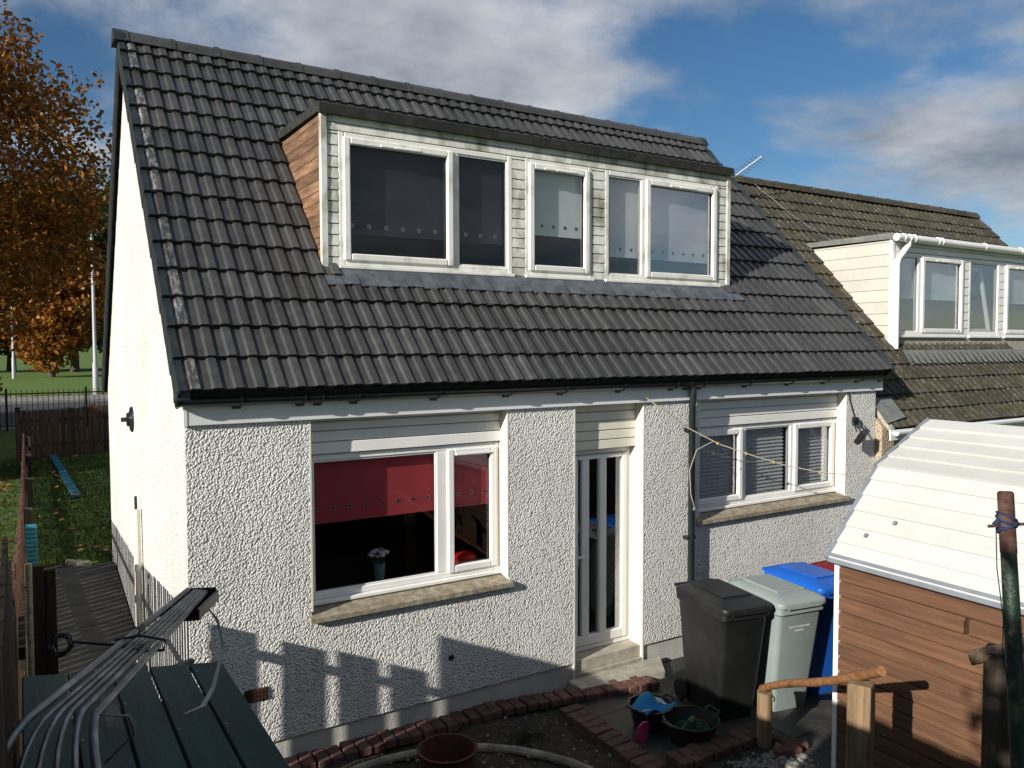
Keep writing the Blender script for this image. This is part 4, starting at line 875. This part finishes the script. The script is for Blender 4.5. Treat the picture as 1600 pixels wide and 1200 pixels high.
s_.add(v, [(2 * i, 2 * i + 1, 2 * i + 3, 2 * i + 2) for i in range(len(pf) - 1)]); s_.build('plastic_strip', 'film', ai)
B().tube([near + side * .1, near + side * .16 + ax * .1 - upv * .05, near + side * .17 + ax * .12 - upv * .12, near + side * .12 - upv * .16], .004, 5).build('loose_lead', 'black_plastic', ai)
lb = B()
for (dx, a_) in ((0, .25), (.09, .1)): lb.box(-.09, .09, -.02, .02, -.012, .012, .004, Matrix.Translation((-.30 + dx * .3, -1.42 - dx, 1.44)) @ Matrix.Rotation(a_, 4, 'Z') @ Matrix.Rotation(-.1, 4, 'Y'))
tag(lb.build('timber_offcut', 'moss_wood'), 'short pale timber offcuts behind the green planks', 'timber')

# ---------------------------------------------------------------- fences on the left
FX = -1.10
def fence_line(name, label, mat, x_of, y0, y1, pitch, bw, top_of, bot_of, jit=1, th=.018, rails=(.25, .75), posts=(), group=None, railmat=None):
    t = thing(name, label, 'fence', (x_of((y0 + y1) / 2), (y0 + y1) / 2, bot_of((y0 + y1) / 2)), 0, group); O = t.location.copy()
    n = int((y1 - y0) / pitch)
    pm = B().box(-th / 2, th / 2, -bw / 2, bw / 2, 0, 1, 0).mesh('picket'); pm.materials.append(MATS[mat])
    for i in range(n):
        y = y0 + (i + .5) * pitch; zb, zt = bot_of(y), top_of(y) + random.uniform(-.008, .008)
        o = link('picket', pm, None, t, Vector((x_of(y), y, zb)) - O, (random.uniform(-.01, .01) * jit, random.uniform(-.01, .01) * jit, random.uniform(-.05, .05) * jit)); o.scale = (1, random.uniform(.95, 1.05) if jit else 1, zt - zb)
    for f_ in rails:
        pts = [Vector((x_of(y) + .03, y, bot_of(y) + (top_of(y) - bot_of(y)) * f_)) - O for y in np.linspace(y0, y1, 8)]
        b = B()
        for p, q in zip(pts[:-1], pts[1:]): b.add([p + Vector((0, 0, -.035)), p + Vector((.035, 0, -.035)), p + Vector((.035, 0, .035)), p + Vector((0, 0, .035)), q + Vector((0, 0, -.035)), q + Vector((.035, 0, -.035)), q + Vector((.035, 0, .035)), q + Vector((0, 0, .035))], [(0, 1, 5, 4), (1, 2, 6, 5), (2, 3, 7, 6), (3, 0, 4, 7), (3, 2, 1, 0), (4, 5, 6, 7)])
        b.build('rail', railmat or mat, t)
    for y in posts: B().box(x_of(y) + .03, x_of(y) + .12, y - .045, y + .045, bot_of(y) - .2, top_of(y) - .02, .006).build('post', 'post_dark', t, -O)
    return t
side_top = lambda y: float(np.interp(y, [-.4, .3, 2.3, 3.2, 5.3, 11, 14], [1.70, 1.69, 1.49, 1.40, 1.36, 1.56, 1.75]))
fx = lambda y: FX + .012 * max(y, 0)
fence_line('picket_fence', 'red brown slatted fence running beside the gable path', 'fence_wood', fx, -.33, 13.2, .1165, .085, side_top, lambda y: gz(-1.1, y) - .02, posts=(4.8, 7, 9.2, 11.4), railmat='post_dark')
fence_line('board_fence', 'wide board fence section at the left edge by the front corner', 'fence_dark', lambda y: FX, -1.00, -.38, .155, .112, lambda y: 1.71, lambda y: -.1, rails=(.90,), posts=())
fence_line('board_fence', 'tall close board fence at the far left beside the planks', 'fence_dark', lambda y: FX + .002, -3.75, -1.0, .1375, .1372, lambda y: 2.07 if y > -2.1 else 2.42, lambda y: gz(-1.1, y) - .05, rails=(), posts=(), jit=0)
fence_line('board_fence', 'raised close board fence out of view left of the terrace', 'fence_dark', lambda y: FX + .002, -8.5, -3.75, .1375, .1372, lambda y: 2.80, lambda y: gz(-1.1, y) - .05, rails=(), posts=(), jit=0)
bk = thing('added_dark_fence', 'added unseen dark board fence behind the shed, darkening the window reflections', 'fence', (9, -5.7, -.1))  # unseen fence, put in so the right hand window reflects something dark
bmk = B().box(-.09, .09, -.01, .01, 0, 2.2).mesh('board_back'); bmk.materials.append(MATS['fence_dark'])
for i in range(84): link('board', bmk, None, bk, (-6.2 + i * .165, .012 * (i % 2), 0), (0, 0, 0))
for z in (.4, 1.7): B().box(-6.3, 7.8, -.07, -.03, z, z + .08).build('rail', 'post_dark', bk)
gp_ = thing('wooden_gate', 'dark mossy wooden gate standing open beside the side path', 'gate', (-.88, 1.95, .0), R(4))
for i in range(2): B().box(-.092 + i * .092, -.002 + i * .092, -.02, .02, .0, 1.27 + .05 * (1 - i), .006).build('board', 'fence_dark', gp_)
B().box(-.10, .10, -.05, .05, 1.30, 1.345, .01, Matrix.Rotation(R(12), 4, 'Y')).build('top_rail', 'moss_wood', gp_)
B().tube([(-.125, -.05, .0), (-.12, -.05, 1.36)], .028, 8).build('post', 'moss_wood', gp_)
bt = lambda y: 1.9
bf = thing('back_fence', 'dark brown slatted fence closing the side garden at the back', 'fence', (.4, 13.9, .86))
pm = B().box(-.045, .045, -.01, .01, 0, 1.0).mesh('slat_back'); pm.materials.append(MATS['fence_wood'])
for i in range(30):
    x = -1.45 + i * .105
    o = link('slat', pm, None, bf, (x, .15 * x, 0), (0, random.uniform(-.015, .015), .15)); o.scale = (1, 1, 1.03 + random.uniform(-.02, .02) + .03 * (x + 1.4))
for z in (.25, .78): B().box(-1.5, 1.7, .02, .07, z, z + .07, 0, Matrix.Rotation(.149, 4, 'Z')).build('rail', 'post_dark', bf)
for x in (-1.45, .0, 1.5): B().box(x - .05, x + .05, .02 + .15 * x, .12 + .15 * x, -.3, 1.12).build('post', 'post_dark', bf)
rl_ = thing('metal_railing', 'black metal railing along the pavement in front of the street', 'railing', (0, 19.2, 1.0))
bmh = B().box(-.008, .008, -.008, .008, 0, 1.08).mesh('bar'); bmh.materials.append(MATS['railing'])
for i in range(62):
    link('bar', bmh, None, rl_, (-3.2 + i * .125, 0, .02))
for z in (.12, .98): B().box(-3.3, 4.6, -.02, .02, z, z + .035).build('rail', 'railing', rl_)
for i in range(5): B().box(-3.2 + i * 1.9 - .025, -3.2 + i * 1.9 + .025, -.025, .025, -.1, 1.15).build('post', 'railing', rl_)
sheet('pavement_near', 'kerb', -120, 120, 19.6, 21.2, .008)
pk_ = thing('turquoise_strip', 'long turquoise ribbed plastic strip lying on the side lawn', 'panel', (-.33, 11.9, gz(-.3, 11.9) + .05), math.atan2(.24, 4.9) )
for i in range(22): B().box(-.07, .07, -2.45 + i * .222, -2.45 + i * .222 + .17, 0, .035, .008).build('rib', 'turquoise', pk_)
B().box(-.06, .06, -2.47, 2.45, -.03, .006).build('backing', 'turquoise', pk_); pk_.rotation_euler = (math.atan2(gz(0, 14.3) - gz(0, 9.4), 4.9), 0, math.atan2(.24, 4.9))
tp_ = thing('turquoise_trellis', 'small turquoise ribbed panel fixed to the slatted fence', 'panel', (-.955, 3.6, .95))
for i in range(9): B().box(-.055, .055, -.012, .012, i * .048, i * .048 + .034, .004).build('rib', 'turquoise', tp_)
B().box(-.05, .05, .012, .02, 0, .43).build('backing', 'turquoise', tp_)

# ---------------------------------------------------------------- grass blades and fallen leaves
def blades(name, label, n, region, hmin, hmax, mat='grass_blade'):
    v = []; f = []
    for i in range(n):
        x, y = region(); z = gz(x, y) - .005; a = random.uniform(0, 6.28); h = random.uniform(hmin, hmax); w = random.uniform(.003, .006); dx, dy = math.cos(a), math.sin(a); l = random.uniform(-.6, .6) * h
        o = len(v); v += [(x - dx * w, y - dy * w, z), (x + dx * w, y + dy * w, z), (x - dy * l * .4, y + dx * l * .4, z + h * .65), (x - dy * l, y + dx * l, z + h)]
        f += [(o, o + 1, o + 2), (o + 2, o + 1, o + 3)]
    b = B().add(v, f); return kind(tag(b.build(name, mat), label, 'grass'), 'stuff')
blades('side_lawn_grass', 'short shaded grass of the side lawn behind the path', 26000, lambda: (random.uniform(-2.6, .6), 5.55 + 8.2 * random.random() ** 1.3), .03, .075)
blades('bed_grass', 'small green tufts growing among the soil and rubble', 1100, lambda: random.choice([(random.gauss(2.55, .10), random.gauss(-.62, .09)), (random.gauss(3.80, .09), random.gauss(-1.86, .05)), (random.gauss(3.55, .12), random.gauss(-1.95, .05))]), .03, .08)
v = []; f = []
for i in range(1500):
    r_ = random.random()
    if r_ < .10: x, y = random.uniform(-1, 0), random.uniform(5.6, 13.5)
    elif r_ < .34: x, y = random.uniform(-2.4, -1.2), random.uniform(3, 13)
    elif r_ < .6: x, y = random.uniform(-3.5, 4), random.uniform(14.3, 19)
    else: x, y = random.uniform(-4, 6), 34.6 + abs(random.gauss(0, 1.0))
    s_ = random.uniform(.03, .06) * (1 if y < 20 else 1.8); z = gz(x, y) + .05 + (.04 if y < 14 and y > 5 else 0); a = random.uniform(0, 6.28); c, s2 = math.cos(a) * s_, math.sin(a) * s_; tl = random.uniform(-.5, .5) * s_
    o = len(v); v += [(x + c, y + s2, z), (x - s2 * .7, y + c * .7, z + tl), (x - c, y - s2, z), (x + s2 * .7, y - c * .7, z - tl)]; f.append((o, o + 1, o + 2, o + 3))
kind(tag(B().add(v, f).build('fallen_leaves', 'leaf_fallen'), 'scattered orange and brown fallen leaves on grass and verge', 'leaves'), 'stuff')

# ---------------------------------------------------------------- lamp posts and trees
for x, y, h, lab in [(2.117, 36.37, 7.6, 'tall grey lamp post on the far pavement beside the gable'), (-1.24, 61.6, 5.5, 'distant pale lamp post on the green behind the maple')]:
    t = thing('lamp_post', lab, 'lamp post', (x, y, 1.0))
    B().tube([(0, 0, 0), (0, 0, 1.5), (0, 0, 1.55), (0, 0, h)], [.13, .12, .085, .06], 12).build('column', 'lamp_post', t)
    B().box(-.12, .45, -.1, .1, h - .02, h + .10, .03).build('lantern', 'verge_plastic', t)
hd = thing('added_shade_hedge', 'added unseen hedge left of the slatted fence, shading the back of the side garden', 'hedge', (-3.4, 15.2, .8))  # hedge added out of view to darken the back of the side garden
_rg = np.random.default_rng(5); _p = _rg.uniform((-.5, -4.2, 0), (.5, 4.6, 2.5), (9000, 3)); _e = _rg.integers(0, 3, 9000)
_p[_e == 0, 0] = np.sign(_p[_e == 0, 0]) * _rg.uniform(.42, .54, (_e == 0).sum()); _p[_e == 1, 2] = _rg.uniform(2.38, 2.55, (_e == 1).sum())
_u = _rg.normal(size=(9000, 3)); _u /= np.linalg.norm(_u, axis=1)[:, None]; _w = np.cross(_u, _rg.normal(size=(9000, 3))); _w /= np.linalg.norm(_w, axis=1)[:, None]
_me = bpy.data.meshes.new('foliage'); _me.from_pydata(np.stack([_p - _u * .06, _p + _w * .04, _p + _u * .06, _p - _w * .04], 1).reshape(-1, 3).tolist(), [], np.arange(36000).reshape(-1, 4).tolist()); link('foliage', _me, 'leaf_green', hd)
B().box(-.4, .4, -4.1, 4.5, .1, 2.35).build('branches', 'bark', hd)
def tree(name, label, loc, trunk_h, r0, crown_c, crown_r, clusters, per, leaf, lmat, seed, group=None, cl_r=.9, shell=.55, taper=0):
    rg = np.random.default_rng(seed); t = thing(name, label, 'tree', loc, 0, group)
    cc = np.array(crown_c); cr = np.array(crown_r)
    b = B().tube([(0, 0, -.3), (.05, 0, trunk_h * .5), (0, .05, trunk_h), (.0, 0, crown_c[2] + crown_r[2] * .5)], [r0 * 1.25, r0, r0 * .8, r0 * .15], 10)
    cen = []
    for i in range(clusters):
        d = rg.normal(size=3); d /= np.linalg.norm(d); rad = shell + (1 - shell) * rg.random() ** .5
        cen.append(cc + d * cr * rad * (1 + .12 * math.sin(5 * d[0] + seed) * math.cos(4 * d[2]) - taper * max(d[2], 0) * math.hypot(d[0], d[1]) * 2))
    for c in cen[::max(1, clusters // 34)]:
        s0_ = np.array([0, 0, trunk_h + (c[2] - trunk_h) * .25 if c[2] > trunk_h else trunk_h * .8]); mid = (s0_ + c) / 2 + np.array([0, 0, -.2])
        b.tube([tuple(s0_), tuple(mid), tuple(c)], [r0 * .3, r0 * .16, .02], 6)
    b.build('trunk', 'bark', t)
    N_ = clusters * per; cen = np.array(cen)
    base = np.repeat(cen, per, axis=0); off = np.clip(rg.normal(size=(N_, 3)), -1.5, 1.5) * cl_r * np.array([.5, .5, .32]); pos = base + off
    nrm = rg.normal(size=(N_, 3)) + np.array([0, 0, .5]); nrm /= np.linalg.norm(nrm, axis=1)[:, None]
    tmp = rg.normal(size=(N_, 3)); u = np.cross(nrm, tmp); u /= np.linalg.norm(u, axis=1)[:, None]; w = np.cross(nrm, u)
    s_ = leaf * rg.uniform(.6, 1.25, size=(N_, 1))
    V = np.stack([pos - u * s_ * .5, pos + w * s_ * .38 + nrm * s_ * .1, pos + u * s_ * .55, pos - w * s_ * .38 + nrm * s_ * .1], axis=1).reshape(-1, 3)
    me = bpy.data.meshes.new('crown'); F = np.arange(N_ * 4).reshape(-1, 4)
    me.from_pydata(V.tolist(), [], F.tolist()); me.update(); link('crown', me, lmat, t)
    return t
tree('maple_tree', 'large orange autumn maple overhanging the side garden', (-6.0, 20.5, 1.0), 2.6, .32, (0.1, 0, 7.2), (6.7, 5.6, 6.7), 700, 165, .155, 'leaf_autumn', 3, cl_r=1.15, shell=.45, taper=.07)
bt_ = [((3.5, 78, 1), 17, 'leaf_green', 'dark green tree beyond the lawn, nearest the gable'), ((-1.5, 84, 1), 18, 'leaf_green', 'broad green tree beyond the lawn behind the lamp post'), ((-7, 80, 1), 17, 'leaf_autumn', 'brown autumn tree beyond the lawn at the far left'), ((8.5, 88, 1), 19, 'leaf_green', 'tall green tree beyond the lawn mostly behind the gable'), ((1.2, 64, 1), 11, 'leaf_autumn', 'smaller russet tree standing in front of the far green trees')]
for i, (loc, h, lm, lab) in enumerate(bt_):
    tree('background_tree', lab, loc, h * .18, h * .02, (0, 0, h * .56), (h * .34, h * .3, h * .46), 300, 60, h * .036, lm, 20 + i, 'trees beyond the lawn', cl_r=h * .11, shell=.35)
tree('added_shade_conifer', 'added unseen evergreen left of the terrace, shading the clothes pole', (-3.4, -7.6, 1.5), 1.0, .12, (0, 0, 2.0), (1.2, 1.45, 2.0), 190, 70, .13, 'leaf_green', 51, cl_r=.5, shell=.3)  # evergreen added out of view to shade the clothes pole and last handrail post
